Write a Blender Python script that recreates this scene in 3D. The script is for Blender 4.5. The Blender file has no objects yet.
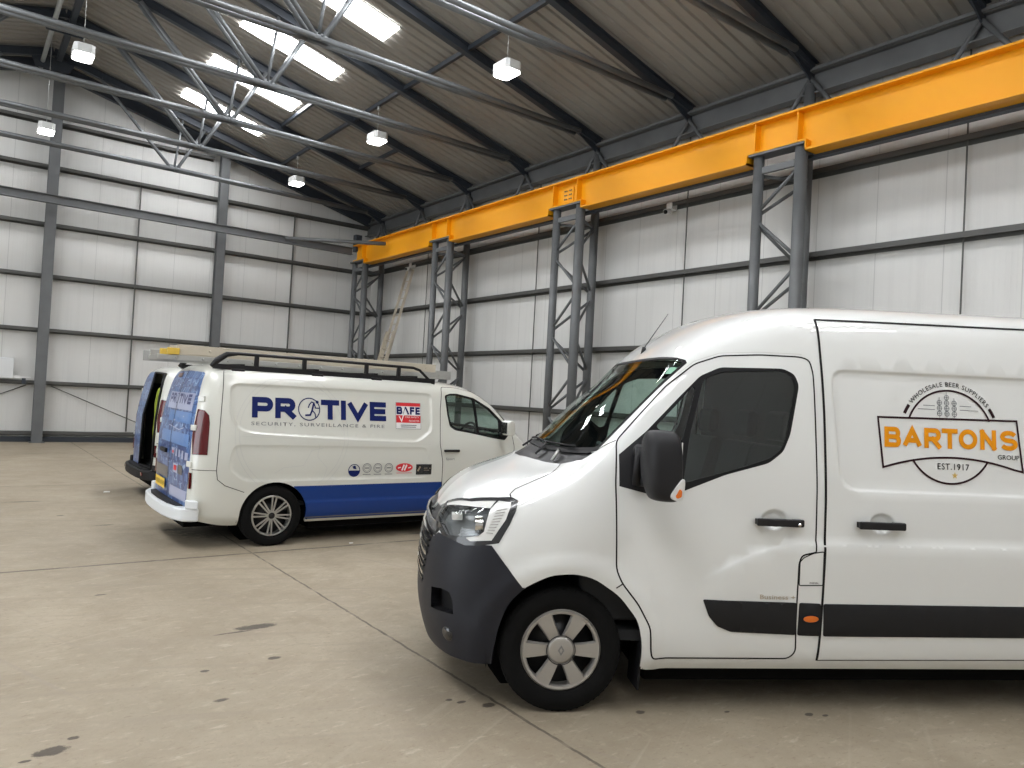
import bpy, bmesh, math, random
import numpy as np
from mathutils import Vector, Matrix
from mathutils.geometry import delaunay_2d_cdt
random.seed(7)
PI = math.pi
S = bpy.context.scene
COL = S.collection

# ---------------------------------------------------------------- camera
cam_d = bpy.data.cameras.new('camera'); cam = bpy.data.objects.new('camera', cam_d); COL.objects.link(cam)
YAW, PIT, ROLL, FOC, EYE = 0.63846250, 0.01978448, 0.05287165, 755.0, 1.75
_fw = Vector((math.sin(YAW)*math.cos(PIT), math.cos(YAW)*math.cos(PIT), math.sin(PIT)))
_r0 = Vector((math.cos(YAW), -math.sin(YAW), 0)); _u0 = _r0.cross(_fw)
_r = _r0*math.cos(ROLL) + _u0*math.sin(ROLL); _u = _u0*math.cos(ROLL) - _r0*math.sin(ROLL)
cam.matrix_world = Matrix(((_r.x, _u.x, -_fw.x, 0), (_r.y, _u.y, -_fw.y, 0), (_r.z, _u.z, -_fw.z, EYE), (0, 0, 0, 1)))
cam_d.sensor_width = 36; cam_d.lens = FOC/1024*36; cam_d.clip_end = 200; cam_d.clip_start = .05
S.camera = cam

# ---------------------------------------------------------------- world, daylight, exposure
W = bpy.data.worlds.new('world'); S.world = W; W.use_nodes = True
W.node_tree.nodes['Background'].inputs[0].default_value = (.86, .93, 1, 1)
W.node_tree.nodes['Background'].inputs[1].default_value = 4.0
S.view_settings.view_transform = 'Standard'; S.view_settings.look = 'None'
S.view_settings.exposure = -0.5; S.view_settings.gamma = 1; S.view_settings.use_curve_mapping = False
S.cycles.max_bounces = 8; S.cycles.diffuse_bounces = 5; S.cycles.glossy_bounces = 4; S.cycles.transmission_bounces = 8
S.cycles.sample_clamp_indirect = 6; S.cycles.caustics_reflective = False; S.cycles.caustics_refractive = False
SKY_GLOW = 42.0      # translucent rooflights
LAMP_GLOW = 14.0     # hanging lamps
def area_light(name, loc, target, sx, sy, power, col):
    l = bpy.data.lights.new(name, 'AREA'); l.shape = 'RECTANGLE'; l.size = sx; l.size_y = sy; l.energy = power; l.color = col
    o = bpy.data.objects.new(name, l); COL.objects.link(o); o.location = loc
    o.rotation_euler = (Vector(target)-Vector(loc)).to_track_quat('-Z', 'Y').to_euler(); return o
# added fill light from the left, at an unseen opening in the wall
area_light('left_fill_light', (-7.7, 7.0, 2.7), (3, 7.0, 1.5), 8.0, 5.2, 260, (.95, .98, 1.0))

# ---------------------------------------------------------------- materials
MATS = {}
def nt(name):
    m = bpy.data.materials.new(name); m.use_nodes = True; MATS[name] = m
    t = m.node_tree; return m, t, t.nodes['Principled BSDF']
def mat(name, col, rough=.5, metal=0., coat=0., emit=None, es=0., spec=.5, bump=0., bscale=40., vary=0., vscale=6.):
    m, t, b = nt(name)
    b.inputs['Base Color'].default_value = (*col, 1); b.inputs['Roughness'].default_value = rough
    b.inputs['Metallic'].default_value = metal; b.inputs['Coat Weight'].default_value = coat
    b.inputs['Coat Roughness'].default_value = .04; b.inputs['Specular IOR Level'].default_value = spec
    if emit: b.inputs['Emission Color'].default_value = (*emit, 1); b.inputs['Emission Strength'].default_value = es
    tc = t.nodes.new('ShaderNodeTexCoord')
    if vary:
        n = t.nodes.new('ShaderNodeTexNoise'); n.inputs['Scale'].default_value = vscale; n.inputs['Detail'].default_value = 5
        mx = t.nodes.new('ShaderNodeMix'); mx.data_type = 'RGBA'
        mx.inputs[6].default_value = tuple(c*(1-vary) for c in col)+(1,); mx.inputs[7].default_value = tuple(min(1, c*(1+vary)) for c in col)+(1,)
        t.links.new(tc.outputs['Object'], n.inputs['Vector']); t.links.new(n.outputs['Fac'], mx.inputs[0]); t.links.new(mx.outputs[2], b.inputs['Base Color'])
    if bump:
        n = t.nodes.new('ShaderNodeTexNoise'); n.inputs['Scale'].default_value = bscale; n.inputs['Detail'].default_value = 3
        bp = t.nodes.new('ShaderNodeBump'); bp.inputs['Strength'].default_value = bump; bp.inputs['Distance'].default_value = .01
        t.links.new(tc.outputs['Object'], n.inputs['Vector']); t.links.new(n.outputs['Fac'], bp.inputs['Height']); t.links.new(bp.outputs['Normal'], b.inputs['Normal'])
    return m
def glass(name, tint, rough=0.0, ior=1.45, alpha=.3):
    m, t, b = nt(name)                                   # thin tinted pane: clear transmission + mirror sheen
    t.nodes.remove(b)
    out = t.nodes['Material Output']
    tr = t.nodes.new('ShaderNodeBsdfTransparent'); tr.inputs[0].default_value = (*tint, 1)
    gl = t.nodes.new('ShaderNodeBsdfGlossy'); gl.inputs['Roughness'].default_value = rough; gl.inputs[0].default_value = (1, 1, 1, 1)
    g = t.nodes.new('ShaderNodeNewGeometry'); dt = t.nodes.new('ShaderNodeVectorMath'); dt.operation = 'DOT_PRODUCT'
    t.links.new(g.outputs['Incoming'], dt.inputs[0]); t.links.new(g.outputs['Normal'], dt.inputs[1])
    def mm(op, x, y=None):
        n = t.nodes.new('ShaderNodeMath'); n.operation = op
        if isinstance(x, (int, float)): n.inputs[0].default_value = x
        else: t.links.new(x, n.inputs[0])
        if y is not None: n.inputs[1].default_value = y
        return n.outputs[0]
    f0 = ((ior-1)/(ior+1))**2                          # mirror share of a pane, equal from both sides
    sb = t.nodes.new('ShaderNodeMath'); sb.operation = 'SUBTRACT'; sb.inputs[0].default_value = 1.0; t.links.new(mm('ABSOLUTE', dt.outputs['Value']), sb.inputs[1])
    fr = mm('ADD', mm('MULTIPLY', mm('POWER', sb.outputs[0], 5), (1-f0)*.6), f0)
    mx = t.nodes.new('ShaderNodeMixShader')
    t.links.new(fr, mx.inputs[0]); t.links.new(tr.outputs[0], mx.inputs[1]); t.links.new(gl.outputs[0], mx.inputs[2]); t.links.new(mx.outputs[0], out.inputs[0])
    return m
def N(t, typ, **kw):
    n = t.nodes.new(typ)
    for k, v in kw.items(): setattr(n, k, v)
    return n
def math_n(t, op, a, b=None, clamp=False):
    n = N(t, 'ShaderNodeMath', operation=op, use_clamp=clamp)
    for i, x in enumerate((a, b)):
        if x is None: continue
        if isinstance(x, (int, float)): n.inputs[i].default_value = x
        else: t.links.new(x, n.inputs[i])
    return n.outputs[0]
def mixc(t, fac, a, b):
    n = N(t, 'ShaderNodeMix', data_type='RGBA')
    if isinstance(fac, (int, float)): n.inputs[0].default_value = fac
    else: t.links.new(fac, n.inputs[0])
    for i, x in ((6, a), (7, b)):
        if isinstance(x, tuple): n.inputs[i].default_value = (*x, 1) if len(x) == 3 else x
        else: t.links.new(x, n.inputs[i])
    return n.outputs[2]

mat('steel_grey', (.12, .126, .13), .5, .1, vary=.25, vscale=3)
mat('steel_tube', (.15, .16, .168), .38, .35, vary=.25, vscale=4)
mat('steel_dark', (.035, .043, .055), .5, .1, vary=.2, vscale=3)
mat('rail_grey', (.085, .085, .08), .5, .2, vary=.3, vscale=2)
mat('crane_orange', (.83, .36, .004), .42, coat=.08, spec=.3, vary=.06, vscale=1.2, bump=.05, bscale=6)
mat('galvanised', (.5, .51, .5), .45, .6, vary=.15)
mat('aluminium', (.42, .42, .40), .4, .55, vary=.12, vscale=9)
mat('pale_grp', (.5, .45, .36), .5, vary=.1, vscale=8)
mat('yellow_plastic', (.62, .42, .06), .5)
mat('black_plastic', (.008, .008, .009), .45, spec=.35)
mat('black_rubber', (.004, .004, .005), .6, spec=.25)
mat('tyre', (.003, .003, .003), .9, spec=.2, bump=.3, bscale=60)
mat('trim_plastic', (.009, .009, .010), .6, spec=.3, bump=.12, bscale=350)
mat('bumper_plastic', (.0095, .0105, .016), .5, spec=.35, bump=.12, bscale=350)
mat('mirror_plastic', (.009, .009, .011), .5, spec=.35, bump=.15, bscale=400)
mat('white_paint', (.70, .712, .70), .3, coat=1., spec=.5)
mat('cream_white_paint', (.63, .635, .585), .32, coat=1., spec=.5)
mat('blue_film', (.004, .036, .19), .35, coat=.3, spec=.3)
mat('logo_blue', (.004, .012, .10), .5, spec=.2)
mat('logo_orange', (.72, .27, .003), .5, spec=.2)
mat('logo_maroon', (.02, .004, .007), .5, spec=.2)
mat('logo_black', (.012, .012, .013), .5, spec=.2)
mat('logo_grey', (.14, .15, .16), .45)
mat('faint_grey', (.56, .565, .54), .4, coat=.6)
mat('badge_bronze', (.45, .38, .28), .3, .6)
mat('logo_red', (.62, .02, .03), .4)
mat('logo_white', (.8, .8, .8), .4)
mat('logo_gold', (.6, .42, .12), .4)
mat('hubcap_silver', (.40, .385, .36), .36, .6)
mat('alloy_silver', (.55, .55, .53), .28, .8)
mat('alloy_dark', (.02, .02, .022), .35, .4)
mat('chrome', (.8, .8, .8), .12, 1.)
mat('lamp_white', (.62, .62, .6), .35, coat=.5)
mat('lamp_grey', (.26, .265, .27), .25, .4)
mat('lamp_dark', (.02, .021, .023), .25, coat=.5)
mat('orange_lens', (.65, .14, .008), .25, coat=.6)
mat('red_lens', (.08, .002, .004), .2, coat=.5)
mat('interior_dark', (.010, .011, .013), .8)
mat('interior_grey', (.06, .064, .07), .8)
mat('seat_cloth', (.014, .015, .018), .9)
mat('blue_cloth', (.03, .09, .25), .9)
mat('plate_yellow', (.78, .52, .06), .5)
mat('hivis', (.24, .30, .02), .8)
mat('underbody_shade', (.003, .003, .003), .9, spec=.1)  # near-black: shade beneath the vans is put into this colour
mat('box_white', (.66, .68, .69), .5)
mat('camera_white', (.75, .75, .74), .4)
mat('sticker_green', (.45, .62, .52), .5)
mat('paper_white', (.7, .7, .68), .7)
mat('skylight', (.8, .8, .8), .6, emit=(.97, .98, 1), es=SKY_GLOW)
mat('lamp_housing', (.55, .56, .55), .5, emit=(1, .99, .96), es=.0)
mat('lamp_glow', (.9, .9, .9), .5, emit=(1, .98, .94), es=LAMP_GLOW)
glass('windscreen_glass', (.70, .82, .76), 0.0, 1.36)
glass('side_glass', (.60, .72, .68), 0.0, 1.6)
glass('lamp_lens', (.86, .88, .88), 0.02, 1.45)

def m_wall(name, axis):      # white lining sheet: micro ribs, panel joints, faint dirt
    m, t, b = nt(name)
    g = N(t, 'ShaderNodeNewGeometry'); sp = N(t, 'ShaderNodeSeparateXYZ'); t.links.new(g.outputs['Position'], sp.inputs[0])
    c = sp.outputs[axis]
    fr = math_n(t, 'FRACT', math_n(t, 'MULTIPLY', c, 1/.98))
    joint = math_n(t, 'LESS_THAN', fr, .014)
    n1 = N(t, 'ShaderNodeTexNoise'); n1.inputs['Scale'].default_value = .55; n1.inputs['Detail'].default_value = 6; t.links.new(g.outputs['Position'], n1.inputs['Vector'])
    mp = N(t, 'ShaderNodeMapping'); mp.inputs['Scale'].default_value = (9, 9, .22); t.links.new(g.outputs['Position'], mp.inputs['Vector'])
    n2 = N(t, 'ShaderNodeTexNoise'); n2.inputs['Scale'].default_value = 1.; n2.inputs['Detail'].default_value = 4; t.links.new(mp.outputs[0], n2.inputs['Vector'])
    c1 = mixc(t, n1.outputs['Fac'], (.56, .562, .545), (.715, .715, .70))
    streak = math_n(t, 'MULTIPLY', math_n(t, 'SUBTRACT', n2.outputs['Fac'], .5, True), .7, True)
    c2 = mixc(t, streak, c1, (.42, .42, .41))
    c3 = mixc(t, math_n(t, 'MULTIPLY', joint, .5), c2, (.33, .33, .33))
    t.links.new(c3, b.inputs['Base Color']); b.inputs['Roughness'].default_value = .42
    rib = math_n(t, 'FRACT', math_n(t, 'MULTIPLY', c, 1/.07))
    rr = math_n(t, 'GREATER_THAN', rib, .85)
    bp = N(t, 'ShaderNodeBump'); bp.inputs['Strength'].default_value = .35; bp.inputs['Distance'].default_value = .004
    t.links.new(rr, bp.inputs['Height']); t.links.new(bp.outputs[0], b.inputs['Normal'])
    return m
m_wall('wall_sheet_x', 0); m_wall('wall_sheet_y', 1)

def m_ceiling():
    m, t, b = nt('roof_sheet')
    g = N(t, 'ShaderNodeNewGeometry')
    n1 = N(t, 'ShaderNodeTexNoise'); n1.inputs['Scale'].default_value = .5; n1.inputs['Detail'].default_value = 7; n1.inputs['Roughness'].default_value = .65
    t.links.new(g.outputs['Position'], n1.inputs['Vector'])
    mp = N(t, 'ShaderNodeMapping'); mp.inputs['Scale'].default_value = (.5, 5, .5); t.links.new(g.outputs['Position'], mp.inputs['Vector'])
    n2 = N(t, 'ShaderNodeTexNoise'); n2.inputs['Scale'].default_value = 1.2; n2.inputs['Detail'].default_value = 5; t.links.new(mp.outputs[0], n2.inputs['Vector'])
    c = mixc(t, n1.outputs['Fac'], (.22, .21, .19), (.42, .41, .38))
    c = mixc(t, math_n(t, 'MULTIPLY', n2.outputs['Fac'], .5), c, (.2, .165, .13))
    t.links.new(c, b.inputs['Base Color']); b.inputs['Roughness'].default_value = .6
m_ceiling()

def m_floor():
    m, t, b = nt('concrete')
    g = N(t, 'ShaderNodeNewGeometry'); P = g.outputs['Position']
    def noise(scale, det=6, rough=.6, sc=(1, 1, 1), dist=0.):
        mp = N(t, 'ShaderNodeMapping'); mp.inputs['Scale'].default_value = sc; t.links.new(P, mp.inputs['Vector'])
        n = N(t, 'ShaderNodeTexNoise'); n.inputs['Scale'].default_value = scale; n.inputs['Detail'].default_value = det
        n.inputs['Roughness'].default_value = rough; n.inputs['Distortion'].default_value = dist; t.links.new(mp.outputs[0], n.inputs['Vector']); return n.outputs['Fac']
    def ramp(x, lo, hi):
        n = N(t, 'ShaderNodeMapRange', clamp=True); n.inputs[1].default_value = lo; n.inputs[2].default_value = hi; t.links.new(x, n.inputs[0]); return n.outputs[0]
    sp = N(t, 'ShaderNodeSeparateXYZ'); t.links.new(P, sp.inputs[0]); X, Y = sp.outputs[0], sp.outputs[1]
    c = mixc(t, ramp(noise(.45, 8, .62), .3, .7), (.23, .192, .137), (.335, .286, .212))
    c = mixc(t, math_n(t, 'MULTIPLY', ramp(noise(2.3, 8, .7), .45, .7), .75), c, (.215, .175, .122))
    c = mixc(t, math_n(t, 'MULTIPLY', ramp(noise(9, 6, .7), .55, .75), .45), c, (.40, .345, .25))
    c = mixc(t, math_n(t, 'MULTIPLY', ramp(noise(30, 4, .65), .58, .70), .7), c, (.22, .175, .13))
    c = mixc(t, math_n(t, 'MULTIPLY', ramp(noise(16, 5, .75, (1, 2.2, 1)), .57, .66), .75), c, (.20, .155, .105))
    c = mixc(t, math_n(t, 'MULTIPLY', ramp(noise(5.5, 6, .7, (1, 3, 1)), .58, .68), .35), c, (.50, .445, .35))
    # long swept marks and tyre scuffs
    for a, s, lo, col, k in ((.35, (.25, 4.5, 1), .56, (.235, .195, .145), .6), (-.5, (.3, 7, 1), .62, (.45, .40, .315), .22), (1.2, (.22, 6, 1), .62, (.24, .2, .16), .5)):
        rt = N(t, 'ShaderNodeMapping'); rt.inputs['Rotation'].default_value = (0, 0, a); t.links.new(P, rt.inputs['Vector'])
        mp = N(t, 'ShaderNodeMapping'); mp.inputs['Scale'].default_value = s; t.links.new(rt.outputs[0], mp.inputs['Vector'])
        n = N(t, 'ShaderNodeTexNoise'); n.inputs['Scale'].default_value = 2.2; n.inputs['Detail'].default_value = 5; n.inputs['Distortion'].default_value = .4; t.links.new(mp.outputs[0], n.inputs['Vector'])
        c = mixc(t, math_n(t, 'MULTIPLY', ramp(n.outputs['Fac'], lo, lo+.12), k), c, col)
    # slab joints
    wob = math_n(t, 'MULTIPLY', math_n(t, 'SUBTRACT', noise(7, 3), .5), .03)
    def line(coord, pos, w):
        d = math_n(t, 'ABSOLUTE', math_n(t, 'SUBTRACT', math_n(t, 'ADD', coord, wob), pos)); return math_n(t, 'LESS_THAN', d, w)
    j = None
    for coord, pos, w in ((Y, 7.92, .022), (Y, .4, .012), (Y, 13.9, .012), (Y, 19.6, .012), (X, 2.62, .010), (X, -2.2, .008)):
        l = line(coord, pos, w); j = l if j is None else math_n(t, 'MAXIMUM', j, l)
    j = math_n(t, 'MULTIPLY', j, ramp(noise(3, 4), .3, .5))
    c = mixc(t, math_n(t, 'MULTIPLY', j, .95), c, (.09, .072, .052))
    # cracks
    v = N(t, 'ShaderNodeTexVoronoi', feature='DISTANCE_TO_EDGE'); v.inputs['Scale'].default_value = .33
    dm = N(t, 'ShaderNodeMapping'); t.links.new(P, dm.inputs['Vector']); nn = N(t, 'ShaderNodeTexNoise'); nn.inputs['Scale'].default_value = 2; t.links.new(P, nn.inputs['Vector'])
    va = N(t, 'ShaderNodeVectorMath', operation='MULTIPLY_ADD'); t.links.new(nn.outputs['Color'], va.inputs[0]); va.inputs[1].default_value = (.5, .5, 0); t.links.new(P, va.inputs[2]); t.links.new(va.outputs[0], v.inputs['Vector'])
    ck = math_n(t, 'LESS_THAN', v.outputs['Distance'], .0032)
    c = mixc(t, math_n(t, 'MULTIPLY', math_n(t, 'MULTIPLY', ck, ramp(noise(.8, 3), .5, .65)), .25), c, (.17, .14, .11))
    # oil drips and stains, where the photo has them
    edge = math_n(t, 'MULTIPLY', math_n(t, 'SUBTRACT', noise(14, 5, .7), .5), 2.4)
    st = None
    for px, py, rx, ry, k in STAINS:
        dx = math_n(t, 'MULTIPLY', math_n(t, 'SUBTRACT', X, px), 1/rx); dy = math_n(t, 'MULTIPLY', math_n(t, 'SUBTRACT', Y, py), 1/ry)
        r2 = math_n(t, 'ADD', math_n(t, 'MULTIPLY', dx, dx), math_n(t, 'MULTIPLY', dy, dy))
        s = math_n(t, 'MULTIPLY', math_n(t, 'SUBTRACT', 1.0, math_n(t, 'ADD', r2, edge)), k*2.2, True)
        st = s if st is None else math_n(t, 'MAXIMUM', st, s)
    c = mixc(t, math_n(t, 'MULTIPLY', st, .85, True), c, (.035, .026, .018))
    t.links.new(c, b.inputs['Base Color'])
    t.links.new(ramp(noise(1.2, 5), .2, 1.6), b.inputs['Roughness'])
    rr = N(t, 'ShaderNodeMapRange'); rr.inputs[3].default_value = .5; rr.inputs[4].default_value = .8; t.links.new(noise(1.5, 5), rr.inputs[0]); t.links.new(rr.outputs[0], b.inputs['Roughness'])
    bp = N(t, 'ShaderNodeBump'); bp.inputs['Strength'].default_value = .5; bp.inputs['Distance'].default_value = .006
    t.links.new(noise(25, 6), bp.inputs['Height']); t.links.new(bp.outputs[0], b.inputs['Normal'])
STAINS = [(1.87, 5.48, .17, .06, .9), (1.70, 5.42, .16, .015, .6), (1.77, 4.80, .05, .03, .8), (1.33, 4.77, .03, .02, .8), (1.29, 4.29, .05, .025, .6), (.47, 4.07, .09, .05, .95), (.57, 4.17, .03, .02, .9), (.36, 4.02, .03, .015, .9),
          (3.26, 3.0, .035, .025, .95), (2.56, 3.51, .055, .03, .95), (2.45, 3.62, .035, .02, .95), (2.40, 3.68, .025, .02, .9), (3.72, 2.75, .02, .012, .9), (4.13, 2.48, .035, .022, .95), (4.2, 2.42, .03, .015, .9), (3.17, 4.24, .2, .12, .3),
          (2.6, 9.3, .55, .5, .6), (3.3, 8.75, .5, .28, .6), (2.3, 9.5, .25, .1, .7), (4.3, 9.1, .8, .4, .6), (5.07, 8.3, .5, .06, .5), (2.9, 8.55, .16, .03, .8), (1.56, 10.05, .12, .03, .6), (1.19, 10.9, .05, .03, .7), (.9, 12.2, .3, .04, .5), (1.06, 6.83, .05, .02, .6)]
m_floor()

# ---------------------------------------------------------------- object helpers
def empty(name, label=None, cat=None, loc=(0, 0, 0), rz=0., group=None):
    o = bpy.data.objects.new(name, None); COL.objects.link(o); o.location = loc; o.rotation_euler = (0, 0, rz)
    o.empty_display_size = .2
    return tag(o, label, cat, group)
def tag(o, label=None, cat=None, group=None, kind=None):
    if label: o['label'] = label
    if cat: o['category'] = cat
    if group: o['group'] = group
    if kind: o['kind'] = kind
    return o
class MB:
    """collects shapes; build() links them as one mesh object"""
    def __init__(s): s.v = []; s.f = []; s.sm = []
    def add(s, vs, fs, smooth=False):
        o = len(s.v); s.v += [tuple(v) for v in vs]; s.f += [tuple(i+o for i in f) for f in fs]; s.sm += [smooth]*len(fs); return s
    def box(s, x0, x1, y0, y1, z0, z1):
        vs = [(x, y, z) for z in (z0, z1) for y in (y0, y1) for x in (x0, x1)]
        return s.add(vs, [(0, 2, 3, 1), (4, 5, 7, 6), (0, 1, 5, 4), (2, 6, 7, 3), (0, 4, 6, 2), (1, 3, 7, 5)])
    def tube(s, a, b, r, n=10, r2=None, cap=True):
        return s.path([a, b], [r, r if r2 is None else r2], n, cap)
    def path(s, pts, rad, n=10, cap=True, closed=False, squash=1.):
        pts = [Vector(p) for p in pts]; k = len(pts)
        if isinstance(rad, (int, float)): rad = [rad]*k
        vs = []; fs = []; prev = None
        for i, p in enumerate(pts):
            if closed: d = (pts[(i+1) % k]-pts[i-1])
            else: d = (pts[min(i+1, k-1)]-pts[max(i-1, 0)])
            d.normalize()
            if prev is None:
                a = Vector((0, 0, 1)) if abs(d.z) < .9 else Vector((1, 0, 0))
            else: a = prev
            x = a - d*a.dot(d); x.normalize(); prev = x; y = d.cross(x)
            for j in range(n):
                t = 2*PI*j/n; vs.append(p + (x*math.cos(t)*squash + y*math.sin(t))*rad[i])
        m = k if closed else k-1
        for i in range(m):
            for j in range(n):
                a, b = i*n+j, i*n+(j+1) % n; c, d2 = ((i+1) % k)*n+(j+1) % n, ((i+1) % k)*n+j; fs.append((a, b, c, d2))
        if cap and not closed: fs += [tuple(reversed(range(n))), tuple(range((k-1)*n, k*n))]
        return s.add(vs, fs, True)
    def bar(s, a, b, w, h, up=(0, 0, 1)):          # rectangular bar from a to b
        a, b = Vector(a), Vector(b); d = (b-a).normalized(); u = Vector(up); x = d.cross(u).normalized(); y = x.cross(d)
        vs = [p + x*sx*w/2 + y*sy*h/2 for p in (a, b) for sx, sy in ((-1, -1), (1, -1), (1, 1), (-1, 1))]
        return s.add(vs, [(0, 1, 2, 3), (7, 6, 5, 4), (0, 4, 5, 1), (1, 5, 6, 2), (2, 6, 7, 3), (3, 7, 4, 0)])
    def ibeam(s, a, b, w, h, tf=.015, tw=.01, up=(0, 0, 1)):
        a, b = Vector(a), Vector(b); u = Vector(up).normalized()
        d = (b-a).normalized(); u = (u-d*u.dot(d)).normalized()
        s.bar(a+u*(h/2-tf/2), b+u*(h/2-tf/2), w, tf, u); s.bar(a-u*(h/2-tf/2), b-u*(h/2-tf/2), w, tf, u); return s.bar(a, b, tw, h-2*tf, u)
    def lathe(s, prof, c, axis='y', n=48, closed=False):    # prof [(r, h)] turned about an axis through c
        vs = []; fs = []; k = len(prof)
        for j in range(n):
            t = 2*PI*j/n
            for r, h in prof:
                p = {'y': (r*math.cos(t), h, r*math.sin(t)), 'z': (r*math.cos(t), r*math.sin(t), h), 'x': (h, r*math.cos(t), r*math.sin(t))}[axis]
                vs.append((c[0]+p[0], c[1]+p[1], c[2]+p[2]))
        for j in range(n):
            for i in range(k if closed else k-1):
                i2 = (i+1) % k; a = j*k+i; b = j*k+i2; c2 = ((j+1) % n)*k+i2; d = ((j+1) % n)*k+i; fs.append((a, b, c2, d))
        return s.add(vs, fs, True)
    def prism(s, poly, h0, h1, axis='y', c=(0, 0, 0)):      # 2D polygon pushed through along an axis
        n = len(poly); vs = []
        for h in (h0, h1):
            for x, z in poly:
                p = {'y': (x, h, z), 'z': (x, z, h), 'x': (h, x, z)}[axis]; vs.append((c[0]+p[0], c[1]+p[1], c[2]+p[2]))
        return s.add(vs, [tuple(reversed(range(n))), tuple(range(n, 2*n))]+[(i, (i+1) % n, n+(i+1) % n, n+i) for i in range(n)])
    def build(s, name, material, parent=None, bevel=0., seg=2, loc=None):
        me = bpy.data.meshes.new(name); me.from_pydata(s.v, [], s.f); me.update()
        bm = bmesh.new(); bm.from_mesh(me); bmesh.ops.recalc_face_normals(bm, faces=bm.faces); bm.to_mesh(me); bm.free()
        me.polygons.foreach_set('use_smooth', s.sm)
        me.materials.append(MATS[material])
        o = bpy.data.objects.new(name, me); COL.objects.link(o)
        if parent: o.parent = parent
        if loc: o.location = loc
        if bevel:
            md = o.modifiers.new('bevel', 'BEVEL'); md.width = bevel; md.segments = seg; md.limit_method = 'ANGLE'; md.angle_limit = .6
            me.polygons.foreach_set('use_smooth', [True]*len(me.polygons)); md.harden_normals = True
        if any(s.sm) and not all(s.sm) or bevel:
            me.set_sharp_from_angle(angle=.7)
        return o
def struct(o): o['kind'] = 'structure'; return o
def dup(o, loc=None, parent=None):
    c = o.copy(); COL.objects.link(c)
    if parent is not None: c.parent = parent
    if loc is not None: c.location = loc
    for ch in list(o.children): dup(ch, None, c)
    return c
# ---------------------------------------------------------------- the hall
XR, XL, YB, YF, RX = 11.03, -7.83, 23.0, -6.0, 1.6
EAVE, SLOPE = 7.36, .262
def roof_z(x): return EAVE + (XR-RX-abs(x-RX))*SLOPE
TRUSS_Y = [21.8-2.485*k for k in range(9)]

m = MB(); m.add([(XL, YF, 0), (XR, YF, 0), (XR, YB, 0), (XL, YB, 0), (XL, YF, -.15), (XR, YF, -.15), (XR, YB, -.15), (XL, YB, -.15)], [(0, 1, 2, 3), (7, 6, 5, 4), (0, 4, 5, 1), (1, 5, 6, 2), (2, 6, 7, 3), (3, 7, 4, 0)])
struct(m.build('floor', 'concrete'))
AP = roof_z(RX)
struct(MB().box(XR, XR+.08, YF, YB, 0, EAVE+.07).build('wall_right', 'wall_sheet_y'))
m = MB(); m.prism([(XL, 0), (XR, 0), (XR, EAVE+.06), (RX, AP+.06), (XL, EAVE+.06)], YB, YB+.08); struct(m.build('wall_back', 'wall_sheet_x'))
m = MB(); m.box(XL-.08, XL, YF, 2.8, 0, EAVE+.07); m.box(XL-.08, XL, 11.2, YB, 0, EAVE+.07); m.box(XL-.08, XL, 2.8, 11.2, 5.4, EAVE+.07); struct(m.build('wall_left', 'wall_sheet_y'))  # opening left for the added fill light
m = MB(); m.prism([(XL, 0), (XR, 0), (XR, EAVE+.06), (RX, AP+.06), (XL, EAVE+.06)], YF-.08, YF); struct(m.build('wall_front', 'wall_sheet_x'))
# corrugated roof lining, ribs running down the slope
ys = []; y = YF
while y < YB:
    for dy, h in ((0, 0), (.14, 0), (.155, .036), (.22, .036), (.24, 0)): ys.append((y+dy, h))
    y += .24
m = MB()
for side in (1, -1):
    xe = XR if side > 0 else XL
    vs = []
    for yy, h in ys: vs += [(RX, min(yy, YB), AP+h), (xe, min(yy, YB), EAVE+h)]
    m.add(vs, [(2*i, 2*i+1, 2*i+3, 2*i+2) for i in range(len(ys)-1)])
struct(m.build('ceiling', 'roof_sheet'))
# rooflights
n = 1
for side in (1, -1):
    for yc in [20.5-2.485*k for k in range(11)]:  # last two rows, unseen behind the camera, added for light from the front
        xa, xb = RX+side*2.75, RX+side*4.77
        m = MB(); vs = []
        for x, yy, dz in ((xa, yc-.33, -.02), (xb, yc-.33, -.02), (xb, yc+.33, -.02), (xa, yc+.33, -.02), (xa, yc-.33, .01), (xb, yc-.33, .01), (xb, yc+.33, .01), (xa, yc+.33, .01)):
            vs.append((x, yy, roof_z(x)+dz))
        m.add(vs, [(0, 1, 2, 3), (7, 6, 5, 4), (0, 4, 5, 1), (1, 5, 6, 2), (2, 6, 7, 3), (3, 7, 4, 0)])
        struct(m.build('window_%d' % n, 'skylight')); n += 1
# kerb strip along the foot of the walls
struct(MB().box(XL, XR, YB-.10, YB, 0, .13).build('baseboard_back', 'steel_dark'))
struct(MB().box(XR-.10, XR, YF, YB-.1, 0, .13).build('baseboard_right', 'steel_dark'))

# wall rails (cold-rolled girts)
RZ = [(.27, 'lowest'), (1.57, 'second'), (2.93, 'third'), (4.33, 'fourth'), (5.66, 'fifth')]
def girt(a, b, name, label, grp):
    a, b = Vector(a), Vector(b); d = (b-a).normalized(); nrm = Vector((0, 0, 1)).cross(d)
    if nrm.dot(Vector((2, 8, 0))-a) < 0: nrm = -nrm
    m = MB(); m.bar(a+nrm*.085, b+nrm*.085, .17, .012); m.bar(a+nrm*.012+Vector((0, 0, -.05)), b+nrm*.012+Vector((0, 0, -.05)), .02, .11); m.bar(a+nrm*.165+Vector((0, 0, -.035)), b+nrm*.165+Vector((0, 0, -.035)), .012, .08)
    return tag(m.build(name, 'rail_grey'), label, 'wall rail', grp)
for z, w in RZ:
    girt((XL, YB, z), (XR-.02, YB, z), 'wall_rail', 'grey horizontal steel rail along the back wall, %s from the floor' % w, 'rails along the back wall')
    girt((XR, YF, z), (XR, YB-.02, z), 'wall_rail', 'grey horizontal steel rail along the right wall, %s from the floor' % w, 'rails along the right wall')
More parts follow.
